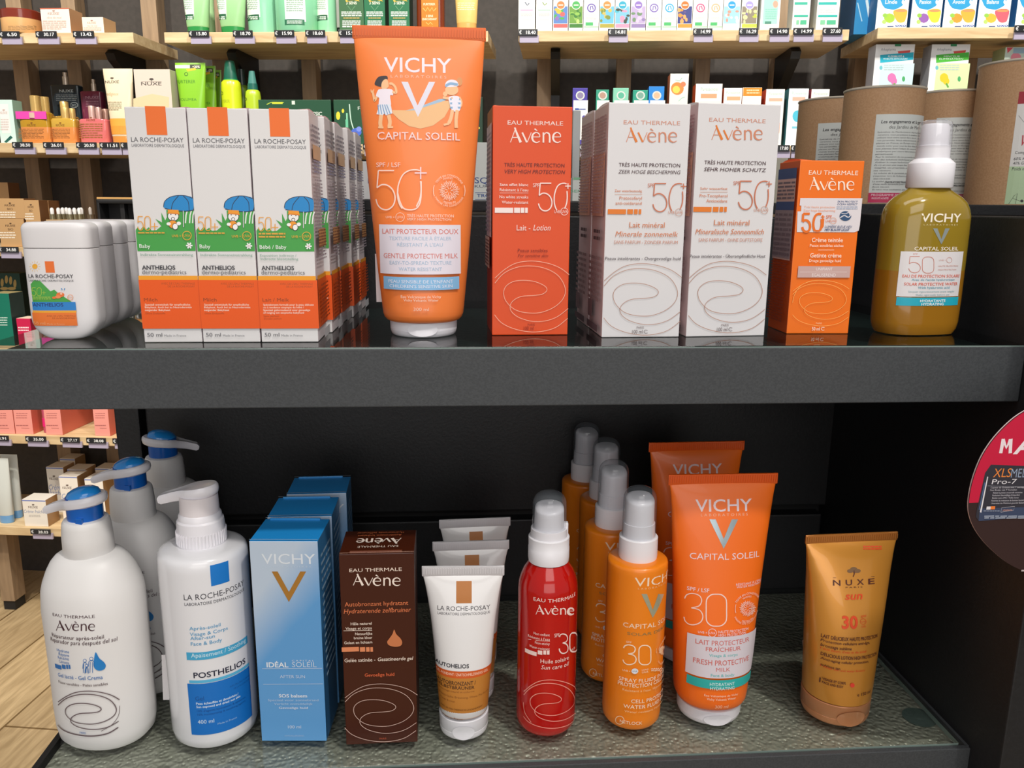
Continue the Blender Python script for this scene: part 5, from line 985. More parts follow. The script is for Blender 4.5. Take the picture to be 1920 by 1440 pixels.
# ---- top left shelf
P = at(44, 61, D2+.04); P.z = ZT; M = TM(P.x, P.y, ZT); root = empty('cream_jar', M, 'round honey cream jar with a red-brown lid, far left', 'jar')
A_ = 35*scale_at(P); b = B(); b.loft([(0, A_*.96, A_*.96, 2), (.003, A_, A_, 2), (hgt(P, 39), A_, A_, 2)], mat('e8b478', .3, coat=.3), 40); F = Curved(M, [(0, A_, A_, 2), (.1, A_, A_, 2)], True); b.on(F); b.para(15, 68, 48, 56, 3, 'b08858'); b.build('jar_body', root)
b = B(); b.loft([(hgt(P, 39), A_*1.01, A_*1.01, 2), (hgt(P, 24), A_, A_, 2), (hgt(P, 22), A_*.95, A_*.95, 2)], mat('7c2c1c', .2, coat=.5), 40); b.build('lid', root)
def nuxe(b, x0, x1, yb, ht, h='5a4a40'):
    b.T('NUXE', x0, x1, yb-ht, yb, h, b=.01); xm = (x0+x1)/2; b.E(xm, yb-ht*1.9, ht*.7, ht*.35, h, 10); b.L([(xm, yb-ht*1.9), (xm, yb-ht*1.15)], ht*.15, h); b.L([(x0, yb-ht*1.15), (x1, yb-ht*1.15)], ht*.08, h)
t = bgc(75, 129, 15, ZT, D2+.015, .06, 'f0e2da', 'c99c74'); b = t.b; b.on(t.F); nuxe(b, 90, 111, 28, 4, 'b08c80'); b.T('rêve de miel', 88, 115, 31, 35, 'c0a090', .2); b.para(80, 124, 38, 56, 5, 'c8aca0'); b.R(75, 15, 130, 17, 'c8684c'); t.done('cream_box', 'taller white cream box beside the honey jar at top left')
t = bgc(153, 193, 32, ZT, D2+.015, .06, 'f2e4d4', 'c9a47c'); b = t.b; b.on(t.F); nuxe(b, 164, 180, 45, 3.4, 'b08c80'); b.T('rêve de miel', 163, 182, 47, 50, 'c0a090', .2); b.para(157, 190, 51, 58, 3, 'c8aca0'); t.done('cream_box', 'smaller white cream box on the top left shelf')
# ---- generic far bottle/tube makers
def bgtube(x0, x1, ytop, z, Y, hb, hcap, label, capf=.1, top=1.0, bot=.72, name='cosmetic_tube', group=None, art=None, capup=False, emb=None, rough=.3, clearb=False, flat=.5):
    xm = (x0+x1)/2; P = at(xm, ytop, Y); P.z = z; h = hgt(P, ytop); s = scale_at(P); a1 = (x1-x0)/2*s*top; a0 = (x1-x0)/2*s*bot; M = TM(P.x, P.y+a0*.8, z)
    root = empty(name, M, label, 'tube', group); hc = h*capf
    rows = [(hc, a0*.98, a0*flat*1.3, 2.2), (hc+.003, a0, a0*flat*1.4, 2.2), (h*.55, (a0+a1)/2, a0*flat*.9, 2.3), (h*.93, a1, a0*.16, 2.5), (h, a1, .001, 4)]
    b = B(); b.loft(rows, mat(hb, rough, coat=.3), 32); F = Curved(M, rows, False)
    if art: b.on(F); art(b)
    b.build('tube_body', root); b = B(); b.loft([(0, a0*.92, a0*flat*1.2, 2.2), (.002, a0*.95, a0*flat*1.25, 2.2), (hc, a0*.97, a0*flat*1.3, 2.2)], mat(hcap, .25, coat=.4), 32); b.build('cap', root)
    return root
def bgbottle(x0, x1, ytop, z, Y, rows, label, name='bottle', parts=(), group=None, art=None, sq=2, flat=.8, cat='bottle'):
    """rows: list of part specs (name, colour, [(pixel row or None for base, half width px)])"""
    xm = (x0+x1)/2; P = at(xm, ytop, Y); P.z = z; s = scale_at(P); M = TM(P.x, P.y+.02, z); root = empty(name, M, label, cat, group); bb = None
    for nm, m, pr in rows:
        rr = [(0 if y is None else hgt(P, y), hw*s, hw*s*flat, sq) for y, hw in pr]; b = B(); b.loft(rr, m if not isinstance(m, str) else mat(m, .25, coat=.4), 28)
        if art and bb is None: b.on(Curved(M, rr, False)); art(b)
        o = b.build(nm, root); bb = o
    return root
# ---- green row on the top shelf, second bay
def greenart(x0, x1, hl='eaf4ea'):
    def f(b): b.R(x0, -40, x1, 33, hl); b.para(x0+3, x1-3, -4, 18, 6, '9cb8a4'); b.R(x0, 28, x1, 38, '1f5c3c'); b.para(x0+2, x1-2, 30, 37, 2, 'd8e8dc', .6, False)
    return f
Zt_ = ZT
bgtube(328, 386, -60, ZT, D2+.02, '9ccf94', '2a8c46', 'pale green tube with a white label, leftmost on the green shelf', .12, 1.0, .72, group='pale green tubes on the top shelf', art=greenart(333, 363))
bgtube(390, 456, -60, ZT, D2+.02, '9ccf94', '2a8c46', 'pale green tube with a white label, second on the green shelf', .12, 1.0, .68, group='pale green tubes on the top shelf', art=greenart(396, 424))
bgbottle(372, 392, -40, ZT, D2+.13, [('bottle_body', mat('a8d49c', .3), [(None, 10), (-40, 10)])], 'pale green bottle between the two green tubes, set back', 'shampoo_bottle')
bgbottle(456, 510, -60, ZT, D2+.045, [('bottle_body', mat('8fceae', .2, coat=.4), [(None, 27), (58, 28), (-20, 29), (-60, 20)])], 'pale green bottle with a white label, left of the wide one', 'shampoo_bottle', art=greenart(455, 486))
bgbottle(508, 590, -60, ZT, D2+.02, [('bottle_body', mat('8ad2a8', .2, coat=.4), [(None, 38), (58, 40), (-20, 41), (-60, 28)])], 'wide pale green bottle with a white label on the top shelf', 'shampoo_bottle', art=lambda b: (b.R(533, -40, 572, 40, 'e6f2f4'), b.para(537, 568, -5, 22, 7, '9cb8a4'), b.R(534, 36, 571, 46, '2a7050'), b.para(538, 567, 38, 45, 2, 'd8e8dc')))
bgbottle(587, 624, -60, ZT, D2+.02, [('bottle_body', mat('94d8ae', .2, coat=.4), [(None, 17), (58, 18), (-20, 18), (-60, 12)])], 'slim pale green bottle with a white label on the top shelf', 'shampoo_bottle', art=greenart(590, 614))
bgbottle(622, 640, -40, ZT, D2+.14, [('bottle_body', mat('e4e8e2', .3), [(None, 9), (-40, 9)]), ('cap', mat('1c2c24', .4), [(None, 9.4), (50, 9.4)])], 'white bottle with a dark base beside the dark green cartons', 'shampoo_bottle')
for i, (x0, x1, F_, S_, lab) in enumerate(((636, 682, '3c6a44', '2c5436', 'olive green shampoo carton, first of three above the orange tube'), (683, 722, '1f6e48', '164e34', 'green shampoo carton, middle of three above the orange tube'), (729, 768, '1f6e48', '123c2a', 'green shampoo carton, right of three above the orange tube'))):
    t = bgc(x0, x1, .20, ZT, D2+.02, .05, F_, S_, ym=30); b = t.b; b.on(t.F); xm = (x0+x1)/2
    b.T('3 SENS', xm-10, xm+10, 3, 8, 'e8ecd8', b=.02); b.L([(xm-7, 11), (xm, 20), (xm+7, 11)], 1, '6ca078'); b.para(x0+4, x1-4, 21, 31, 3, 'e4ece4', .6, False); b.para(x0+8, x1-8, 32, 36, 1, 'c8a860', .5, False); b.para(x0+6, x1-6, 38, 52, 4, 'e4ece4', .55, False); b.P([(xm-12, -2), (xm-4, 3), (xm+10, -3), (xm+16, 3), (xm+4, 0), (xm-10, 4)], 'd8b848')
    t.done('shampoo_carton', lab)
amb = mat('b85a10', .12, coat=.7); bgbottle(778, 832, -60, ZT, D2+.03, [('bottle_body', mat('7c3210', .12, coat=.7), [(None, 25), (56, 26), (-60, 26)]), ('liquid_window', mat('d8821c', .15, coat=.6), [(58, 17), (0, 17), (-60, 17)])], 'amber oil bottle with gold crown print on the top shelf', 'oil_bottle', sq=5, flat=.6)
t = bgc(790, 822, .19, ZT, D2+.0085, .002, 'd07c1c', ym=30); b = t.b; b.on(t.F); b.T('FURTERER', 794, 816, 6, 10, 'f4e4c4', b=.02); b.L([(793, 15), (798, 21), (802, 14), (806, 21), (810, 14), (813, 21), (818, 15)], 1.2, 'f0c870'); b.T('3 SENS', 799, 812, 28, 32, 'f4e4c4', b=.02); b.T('ENRICHISSANT', 792, 819, 34, 38, 'f4e4c4', b=.02); b.L([(799, 42), (803, 46), (807, 42), (811, 46)], 1, 'f0c870'); b.T('HUILE', 799, 812, 50, 53, 'f4e4c4')
lb = t.b.build('front_label'); lb.matrix_world = t.M; lb.parent = bpy.data.objects['oil_bottle']; lb.matrix_parent_inverse = bpy.data.objects['oil_bottle'].matrix_world.inverted()
bgtube(849, 897, -60, ZT, D2+.03, 'e8c878', 'd8a860', 'yellow cream tube right of the amber oil bottle', .17, 1.0, .80, art=lambda b: b.para(858, 890, 4, 20, 4, 'f4e0a8', .5, False))
# ---- colourful boxes on the third bay top shelf
def oilbox(x0, x1, kind, cols, lab, base='f2f2ee', d=.05, Y=D2+.01):
    t = bgc(x0, x1, .17, ZT, Y, d, base, 'd8dcd8', ym=30); b = t.b; b.on(t.F); w = x1-x0; xm = (x0+x1)/2
    if kind == 'pic':
        b.R(x0+1, 12, x1-1, 44, cols[1])
        for i in range(9):
            cx = x0+3+random.random()*(w-6); cy = 18+random.random()*24; b.E(cx, cy, 2+random.random()*3.2, 2+random.random()*3, random.choice(cols[2:]), 10)
        b.E(xm+.5, 9.5, 8.5, 8.5, 'f0f0ea'); b.E(xm+.5, 9.5, 7.3, 7.3, cols[0]); b.R(xm-4, 8.5, xm+5, 10.5, 'f2e8e0'); b.R(x0+1, 45, x1-1, 52, cols[2])
    elif kind == 'ring':
        b.ring(xm+.5, 15, 7.2, 2.2, cols[0]); b.L([(xm-2, 19), (xm-1, 12), (xm+2, 11), (xm+4, 18)], 2, cols[0]); b.para(x0+5, x1-5, 26, 36, 4, 'd4dcd0'); b.R(x0+4, 42, x0+w*.62, 48, '4cb46c'); b.R(x0+1, 49.5, x1-1, 51, '8ccc9c')
    elif kind == 'txt':
        b.R(x0+4, 18, x1-4, 20, cols[0]); b.para(x0+5, x1-5, 24, 30, 3, 'b8b8bc'); b.R(x0+6, 37, x1-6, 38, 'ccccd0'); b.L([(xm-3, 4), (xm+1, 10), (xm+5, 6)], 1.5, cols[1])
    elif kind == 'band':
        b.R(x0+4, 4, x1-4, 9, cols[0]); b.para(x0+6, x1-6, 13, 24, 4, 'c8dcd8'); b.R(x0+3, 28, x1-3, 32, cols[0]); b.R(x0+7, 38, x0+w*.38, 46, '7cc49c'); b.R(x0+w*.45, 38, x1-6, 46, '4cb48c')
    elif kind == 'mint':
        b.R(x0+6, -20, x1-3, 45, 'a4dccc'); b.E(x1-8, 8, 5, 7, 'f0a490', 10); b.para(x0+9, x1-6, 16, 36, 5, '8ccabc'); b.R(x0+8, 40, x0+20, 45, '508c7c')
    t.done('oil_box', lab, 'box', 'small boxes on the right top shelf')
oilbox(972, 1003, 'txt', ('c8a0c4', '3c4c6c'), 'white box with a lilac line, leftmost on the right top shelf')
oilbox(1005, 1035.5, 'txt', ('a8c8b8', '7c9c4c'), 'white box with a green sprig, second on the right top shelf')
oilbox(1037, 1065, 'pic', ('e8824c', '5c84c4', 'e86464', 'f0b83c', '4cac4c', '8c6cb4'), 'small box with an orange circle over balloons')
oilbox(1066.5, 1093, 'pic', ('4cac5c', '6c9c44', '3c7c34', '8cbc54', 'b4cc7c'), 'small box with a green circle over grass')
oilbox(1094, 1123, 'ring', ('6c5cac',), 'white box with a purple hand ring, left of the beach box')
oilbox(1124, 1152, 'pic', ('f08c4c', '6cb8dc', 'a8a044', 'c8b45c', '7c8c3c'), 'small box with an orange circle over a dune')
oilbox(1153, 1181, 'pic', ('34a4c4', '7cbce0', 'e894b4', '4cb4c8', '3c4c44'), 'small box with a blue circle over a pink flower')
oilbox(1182.5, 1211, 'pic', ('8c74c0', 'b4a4cc', '8c7cb0', '6c8c6c', 'c8bcd8'), 'small box with a purple circle over lavender')
oilbox(1212, 1240, 'ring', ('7c6cb4',), 'white box with a purple hand ring, right of the lavender box')
oilbox(1241, 1269, 'ring', ('34a4d4',), 'white box with a bright blue ring')
oilbox(1270, 1298, 'pic', ('ec7434', '3c4484', 'f0943c', 'e8a464', '5c4c84'), 'small box with an orange circle over a night lantern')
oilbox(1299, 1327, 'ring', ('dc5484',), 'white box with a pink ring')
oilbox(1328, 1355, 'ring', ('f0ac84',), 'white box with a pale orange ring')
oilbox(1356, 1388, 'pic', ('2c9cd8', '9cd4ec', 'd0d8dc', 'c49484', '6cc0e0'), 'small box with a blue circle over brushes')
oilbox(1390, 1420, 'pic', ('a49cdc', '8c8474', 'b8c44c', '7c6c9c', 'c8cc9c'), 'small box with a lilac circle over berries')
oilbox(1426, 1462, 'mint', (), 'wide white box with a mint panel')
oilbox(1486, 1518, 'band', ('3cb49c',), 'white box with thin mint bands, left of the last box')
oilbox(1531, 1573, 'band', ('2cb4ac',), 'large white box with mint bands, last on the oil shelf')
# ---- tea boxes at far right top
b0 = bgc(1603, 1640, .17, ZT, D2+.06, .12, '2c8cc8', '1c5c94', ym=30); b = b0.b; b.on(b0.F); b.L([(1608, 5), (1616, 40)], 2, 'a8d4ec'); b.L([(1625, 0), (1632, 42)], 5, 'd0e4ec'); b0.done('tea_packet', 'crinkled blue packet at the left end of the tea shelf', 'packet')
for i, (x0, x1, nm, c1, c2, lab) in enumerate(((1643, 1702, 'Linde', 'f0b040', '9cc43c', 'blue and white tea box reading Linde'), (1708, 1765, 'Passion', 'f4d03c', '8c5cac', 'tea box with a purple flower beside the glass cup'), (1769, 1829, 'Avond', 'f0a83c', 'ec9434', 'tea box with an orange slice, reading Avond'), (1833, 1893, 'Balans', 'e85c6c', 'f0b03c', 'tea box with a pink-red glass cup'), (1905, 1960, 'Thee', '7cc4e0', '5cac3c', 'tea box cut off by the right picture edge'))):
    t = bgc(x0, x1, .17, ZT, D2+.005, .06, 'eef2f4', '2c6ca8', ym=30); b = t.b; b.on(t.F); w = x1-x0
    b.P([(x0+w*.1, -30), (x1-w*.05, -30), (x1-w*.12, 5), (x1-w*.3, 15), (x0+w*.5, 18), (x0+w*.2, 10)], '2498d0', True); b.T(nm, x0+w*.28, x0+w*.66, 0, 7, 'f0f4f8', b=.01); b.E(x0+w*.85, 4, 2.6, 4, 'f0f4f8', 10)
    b.P([(x0+w*.55, 20), (x1-2, 18), (x1-4, 36), (x1-w*.15, 42), (x0+w*.66, 40)], c1, True); b.E(x0+w*.78, 20, w*.2, 2.5, 'e8905c', 12)
    b.E(x0+w*.42, 34, w*.17, 9, c2, 12); b.E(x0+w*.28, 29, w*.08, 4, '8cc04c', 10); b.E(x0+w*.25, 41, 4, 4, 'a8d06c', 10); b.T('oxo', x1-w*.4, x1-3, 45, 50, '3c5ca8', b=.03); b.R(x0+w*.35, 48.5, x0+w*.55, 50.5, '4c5c8c')
    t.done('tea_box', lab, 'box', 'tea boxes on the right top shelf')
# ---- middle right shelf: herbal boxes
for x0, x1, hc, hp, fl, lab, fx in ((1643, 1716, '1cb0cc', 'cdeef2', 'd878b8', 'white herbal box with a blue band above the kraft drums', 1672), (1748, 1820, '4cbc3c', 'd8f0b4', 'f4cc2c', 'white herbal box with a green band above the kraft drums', 1770)):
    t = bgc(x0, x1, 83, ZM, D2+.01, .05, 'eceef0', 'b8bcc4'); b = t.b; b.on(t.F); w = x1-x0; b.R(x0+w*.48, 82.5, x0+w*.64, 87, '2c8c5c'); b.T('Arkopharma', x0+w*.12, x0+w*.5, 90, 95, '7c8490'); b.P([(x0+w*.55, 96), (x0+w*.88, 94), (x0+w*.86, 99), (x0+w*.57, 101)], 'd8504c')
    b.P([(x0+w*.1, 103), (x1-w*.04, 98), (x1-w*.05, 112), (x0+w*.1, 118)], hc); b.T('FLEXIBILITÉ &' if hc[0] == '1' else 'MINCEUR', x0+w*.3, x0+w*.72, 104, 107.5, 'f0f8f8', b=.02); b.T('MOBILITÉ ARTICULAIRE' if hc[0] == '1' else 'ÉLIMINATION', x0+w*.18, x0+w*.8, 109, 112, 'f0f8f8', b=.02)
    b.R(x0+w*.08, 119, x1-w*.06, 175, hp); b.E(x0+w*.12, 127, 3, 4, '6cc0cc', 10); b.para(x0+w*.2, x0+w*.7, 121, 133, 3, 'b4c8cc', .4); b.E(fx, 146, 8, 9, fl, 12); b.E(fx+4, 152, 6, 7, fl, 12); b.E(x0+w*.7, 148, 3, 5, '4cac6c', 10); b.L([(fx+4, 156), (fx+8, 164)], 3, '6cac4c'); t.done('herbal_box', lab)
t = bgc(1886, 1935, 88, ZM, D2+.01, .06, 'c8d8cc', 'b4c090'); b = t.b; b.on(t.F); b.P([(1888, 89), (1900, 89), (1889, 100)], 'd84c5c'); b.E(1905, 108, 10, 9, 'e88c9c', 12); b.R(1900, 90, 1935, 100, '9cbcd0'); t.done('herbal_box', 'pale green herbal box with pink print at the right edge')
# ---- middle centre shelf
def mid(x0, x1, y0, F_, S_, lab, art=None, Y=D2+.01, d=.05, cat='box'):
    t = bgc(x0, x1, y0, ZM, Y, d, F_, S_)
    if art: t.b.on(t.F); art(t.b)
    t.done('remedy_box', lab, cat, 'remedy boxes on the middle right shelf')
def two(h, c='f2f0ec', y=188):
    def f(b):
        x0, x1 = f.x; b.R(x0, y, x1, 262, c); b.E((x0+x1)/2, y-9, 8.5, 8.5, 'd4dcd8', 14); b.E((x0+x1)/2, y-9, 6, 6, h, 14)
    return f
for x0, x1, y0, F_, S_, h, lab in ((1074, 1102, 165, '4438a0', '2c2470', '8c84a8', 'purple-topped box with a round portrait between the red and white cartons'), (1118, 1142, 168, '2c9c80', '1c6c58', 'b89484', 'teal-topped box behind the first white carton'), (1150, 1179, 165, '84d0b4', '5ca88c', '5cb89c', 'mint-topped box behind the first white carton'), (1187, 1215, 169, '1c9c84', '107060', '7ca89c', 'teal-topped box left of the blue-topped one'), (1217, 1246, 162, '1484dc', '0c5cac', 'dcb898', 'bright blue-topped box behind the white cartons')):
    f = two(h); f.x = (x0+.5, x1-.5); mid(x0, x1, y0, F_, S_, lab, f)
_o = bpy.data.objects['remedy_box']
b = B(); b.F = Plane(_o.matrix_world, (0, -.0252, 0), (1, 0, 0), (0, 0, 1), (0, -1, 0)); b.view = (0, 0, 1); b.k = 8
b.R(1078, 203, 1085, 206, '1c4ca8'); b.R(1085, 204, 1098, 205.5, '1c4ca8'); b.R(1092, 218, 1099, 255, '6c64b4'); b.E(1095, 222, 4, 6, '5450ac', 10); b.E(1095, 246, 4.5, 7, '5450ac', 10); c_ = b.build('printed_panel', _o)
for x0, x1, y0, F_, S_, lab, ar_ in (
    (1257, 1292, 138, 'f2eee4', 'd8784c', 'tall white box with an orange sphere behind the white cartons', lambda b: (b.E(1270, 166, 12, 12, 'ec8c44', 18), b.E(1268, 168, 7, 7, 'f4d45c', 14), b.E(1281, 158, 5, 5, 'e88058', 12), b.L([(1266, 150), (1274, 152), (1279, 146)], 1, '7cc4b4'), b.L([(1272, 190), (1278, 184), (1284, 182)], 1, '7cc4b4'))),
    (1305, 1355, 157, 'f2efe8', 'd06c3c', 'white box with a small orange bar, second behind the white cartons', lambda b: (b.T('Puressentiel', 1314, 1346, 164, 170, '9cc4bc'), b.R(1314, 176, 1344, 184, 'eca47c'), b.R(1311, 190, 1350, 250, 'f4ece0'))),
    (1358, 1392, 165, 'f2efe8', 'd06c3c', 'white box left of the orange-topped one behind the white cartons', lambda b: (b.T('Puressentiel', 1362, 1388, 171, 176, 'a8ccc4'), b.R(1363, 181, 1388, 188, 'f0ac84'))),
    (1393, 1429, 164, 'f2ede4', 'd06c3c', 'orange-topped white box behind the right white carton', lambda b: (b.R(1393.5, 164.5, 1428.5, 180, 'f08c24'), b.para(1400, 1424, 167, 177, 2, 'f8d4a4', .5, False))),
    (1437, 1472, 167, 'f2efe8', 'd8644c', 'white box with a pale orange bar above the last white carton', lambda b: (b.T('Puressentiel', 1442, 1467, 173, 178, 'a8ccc4'), b.R(1442, 184, 1467, 190, 'f0b49c'), b.R(1450, 230, 1462, 250, 'f0b49c'))),
    (1480, 1517, 166, 'eef4f4', '3c9ca8', 'white box with a blue globe print left of the kraft drums', lambda b: (b.T('Puressentiel', 1485, 1513, 172, 177, 'a8ccc4'), b.R(1486, 182, 1510, 189, 'f4b4a0'), b.E(1495, 218, 9, 11, '4cc0dc', 16), b.E(1504, 207, 4, 5, '9cd8e0', 12), b.R(1485, 237, 1508, 241, '7cc8dc'))),
    (1522, 1556, 167, 'f4ece8', 'd84c5c', 'white box with a pink side behind the leftmost kraft drum', lambda b: (b.T('Puressentiel', 1526, 1552, 173, 178, 'a8ccc4'), b.R(1527, 184, 1551, 190, 'f4b48c')))):
    mid(x0, x1, y0, F_, S_, lab, ar_)
# ---- left middle shelf
t = bgc(-8, 22, 187, ZM, D2+.02, .04, 'd4f0e8', '9cc8bc'); b = t.b; b.on(t.F); b.R(1, 195, 18, 250, 'f2f0ee'); nuxe(b, 0, 14, 214, 4, 'c0a8a0'); b.para(1, 17, 222, 245, 5, 'd8ccc8'); b.P([(20, 254), (24, 258), (12, 268), (8, 266)], '1c5c54'); t.done('toiletry_box', 'pale aqua box with a white label at the far left edge')
def oilb(x0, x1, y0, yl, hb, hl, capx, capy, lab, rib=None, capc='d6b36c', rows=0, Y=D2+.02):
    xm = (x0+x1)/2; P = at(xm, y0, Y); P.z = ZM; s = scale_at(P); M = TM(P.x, P.y+.02, ZM); root = empty('oil_bottle', M, lab, 'bottle', 'gold-capped dry oil bottles')
    hw = (x1-x0)/2*s; h = hgt(P, y0); hl_ = hgt(P, yl); ca = (capx[1]-capx[0])/2*s
    b = B(); b.loft([(0, hw*.92, hw*.42, 5), (.003, hw, hw*.45, 5), (hl_, hw, hw*.45, 5), (h-.006, hw, hw*.45, 5), (h-.002, hw*.9, hw*.40, 5), (h, ca, ca, 3)], mat(hb, .1, coat=.6), 32, mfun=lambda z: mat(hl, .1, coat=.6) if z < hl_ else mat(hb, .1, coat=.6)); b.on(Plane(M, (0, -hw*.45, 0), (1, 0, 0), (0, 0, 1), (0, -1, 0)))
    nuxe(b, xm-8, xm+8, yl-1, 3.4, '7c4c1c'); b.para(x0+5, x1-6, yl+3, 260, 7, '9c6430', .4)
    b.build('bottle_body', root); hc = hgt(P, capy); b = B(); b.loft([(h-.001, ca, ca, 2), (hc-.001, ca, ca, 2), (hc, ca*.93, ca*.93, 2)], mat(capc, .25, .35, coat=.5), 28, xo=(at((capx[0]+capx[1])/2, capy, Y).x-P.x)); b.build('gold_cap', root)
    if rib: b = B(); b.box(-hw*1.08, hw*.95, -hw*.5, -hw*.46, h-.020, h-.001, mat(rib, .3)); b.loft([(h-.018, hw*.18, .003, 2), (h-.004, hw*.18, .003, 2)], mat('d8b8a8', .3), 20, yo=-hw*.5); b.build('ribbon', root)
    return root
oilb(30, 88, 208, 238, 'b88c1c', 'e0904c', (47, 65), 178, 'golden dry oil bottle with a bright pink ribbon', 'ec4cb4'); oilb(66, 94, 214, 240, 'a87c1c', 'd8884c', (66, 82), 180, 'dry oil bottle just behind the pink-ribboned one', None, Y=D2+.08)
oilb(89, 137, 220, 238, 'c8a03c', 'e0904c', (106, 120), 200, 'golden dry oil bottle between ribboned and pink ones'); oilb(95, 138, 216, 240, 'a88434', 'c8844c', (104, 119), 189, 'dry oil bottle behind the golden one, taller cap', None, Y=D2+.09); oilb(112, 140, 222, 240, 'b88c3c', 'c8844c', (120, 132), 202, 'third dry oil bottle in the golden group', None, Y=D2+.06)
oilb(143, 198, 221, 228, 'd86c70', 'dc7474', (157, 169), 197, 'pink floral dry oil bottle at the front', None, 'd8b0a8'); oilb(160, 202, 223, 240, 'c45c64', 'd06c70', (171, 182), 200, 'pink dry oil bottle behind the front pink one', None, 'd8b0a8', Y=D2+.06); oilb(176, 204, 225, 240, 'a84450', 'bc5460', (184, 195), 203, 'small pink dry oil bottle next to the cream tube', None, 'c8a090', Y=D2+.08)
for x0, x1, y0, hb, cx, cy, lab, h in ((97, 152, 160, '1c2c34', (116, 127), 136, 'black oil bottle with a silver pump and white print', 'a8b4b8'), (153, 194, 172, '6c2440', (170, 179), 149, 'dark plum oil bottle with a silver pump', 'a87c8c')):
    P = at((x0+x1)/2, y0, D2+.15); P.z = ZM; s = scale_at(P); M = TM(P.x, P.y, ZM); root = empty('oil_bottle', M, lab, 'bottle'); hw = (x1-x0)/2*s; hh = hgt(P, y0); b = B(); b.loft([(0, hw*.96, .014, 6), (hh-.003, hw, .015, 6), (hh, hw*.93, .013, 6)], mat(hb, .12, coat=.6), 32)
    b.on(Plane(M, (0, -.015, 0), (1, 0, 0), (0, 0, 1), (0, -1, 0))); b.T('NUXE', (x0+x1)/2-13, (x0+x1)/2+13, y0+8, y0+13, h, b=.01); b.para(x0+8, x1-8, y0+17, y0+30, 4, h, .35)
    if x0 < 100: b.ring(139, 197, 7, 1, h, 5); b.T('BIO', 135, 143, 195, 200, h)
    b.build('bottle_body', root); c = at((cx[0]+cx[1])/2, cy, D2+.15).x-P.x; b = B(); ca = (cx[1]-cx[0])/2*s; b.loft([(hh-.001, ca, ca, 2), (hgt(P, cy+8), ca, ca, 2), (hgt(P, cy+7.5), ca*.7, ca*.7, 2), (hgt(P, cy), ca*.7, ca*.7, 2)], mat('c8b8a4', .25, .4, coat=.5), 24, xo=c); b.build('pump', root)
bgtube(183, 240, 126, ZM, D2+.01, 'efe0c0', 'dc9444', 'cream shower tube with an orange-gold lower half', .10, 1.0, .72, art=lambda b: (nuxe(b, 197, 223, 156, 5), b.T('Prodigieux', 196, 222, 173, 179, 'c8a878', .15), b.para(196, 228, 190, 208, 5, '8c7458', .4), b.R(204, 222, 236, 250, 'e8a440'), b.R(206, 236, 237, 252, 'e89434')))
t = bgc(250, 318, 130, ZM, D2+.0, .04, 'd8ccc0', 'c0b4a8'); b = t.b; b.on(t.F); nuxe(b, 265, 303, 160, 6, '4c4440'); b.P([(250, 185), (285, 176), (317, 182), (317, 262), (250, 262)], 'd8c8a0'); t.done('gift_carton', 'beige gift carton with a dark tree logo behind the baby cartons', 'box')
t = bgc(306, 326, 138, ZM, D2+.07, .04, 'cfc4b8', 'b4a89c'); t.done('gift_carton', 'second beige gift carton, just its edge showing', 'box')
def gt(x0, x1, y0, lab, Y):
    def f(b):
        w = x1-x0; b.R(x0+w*.04, y0+7, x1-w*.03, y0+13, 'e4ecd8'); b.R(x0+w*.62, y0+6, x1-w*.03, y0+14, '20301c'); b.T('+20%', x0+w*.7, x1-w*.06, y0+8, y0+12, 'f0f0d8', b=.02); b.P([(x0+w*.5, y0+15), (x0+w*.8, y0+12), (x0+w*.82, y0+16), (x0+w*.55, y0+19)], 'f0c02c'); b.T('FURTERER', x0+w*.2, x1-w*.2, y0+35, y0+41, '3c7c1c'); b.T('VOLUMEA', x0+w*.28, x1-w*.16, y0+69, y0+74, '3c7c1c'); xm = x0+w*.5; b.ring(xm, y0+24, 3, 1, '2c5c1c')
    return bgtube(x0, x1, y0, ZM, Y, '86c42c', '6cac24', lab, .1, 1.0, .7, group='bright green hair tubes', art=f)
gt(320, 378, 115, 'bright green hair tube, front one of three', D2+.01); gt(366, 400, 122, 'bright green hair tube behind the front one', D2+.08); gt(388, 412, 130, 'bright green hair tube at the back of three', D2+.13)
yel = mat('cfe01c', .3, coat=.3)
bgbottle(405, 444, 112, ZM, D2+.03, [('bottle_body', yel, [(None, 18.5), (165, 18.5), (153, 17.5), (149, 14)]), ('lower_cap', mat('1c8c50', .3), [(150, 14), (147, 13.5)]), ('cap', mat('14604c', .3, coat=.3), [(147, 13), (116, 9.5), (112, 8)])], 'lime spray bottle with a tall dark green cap', 'hair_spray', art=lambda b: (b.ring(415, 175, 3, 1, '4c6c1c'), b.T('FURTERER', 409, 431, 187, 193, 'a4b01c')))
bgbottle(452, 481, 131, ZM, D2+.03, [('bottle_body', mat('b4d02c', .3, coat=.3), [(None, 14.5), (180, 14.5), (170, 13), (166, 9)]), ('collar', mat('1c6458', .3), [(167, 10), (155, 9)]), ('nozzle', mat('4c8c84', .3), [(155, 8), (134, 5.5), (131, 5)])], 'small lime spray bottle with a teal nozzle', 'hair_spray', art=lambda b: b.ring(460, 186, 2.5, 1, '2c4c1c'))
bgbottle(436, 456, 130, ZM, D2+.085, [('bottle_body', mat('5c7c1c', .3), [(None, 12), (165, 12), (158, 9)]), ('cap', mat('0c2c28', .3), [(158, 9), (128, 7)])], 'shaded lime bottle with a dark cap behind the spray bottles', 'hair_spray')
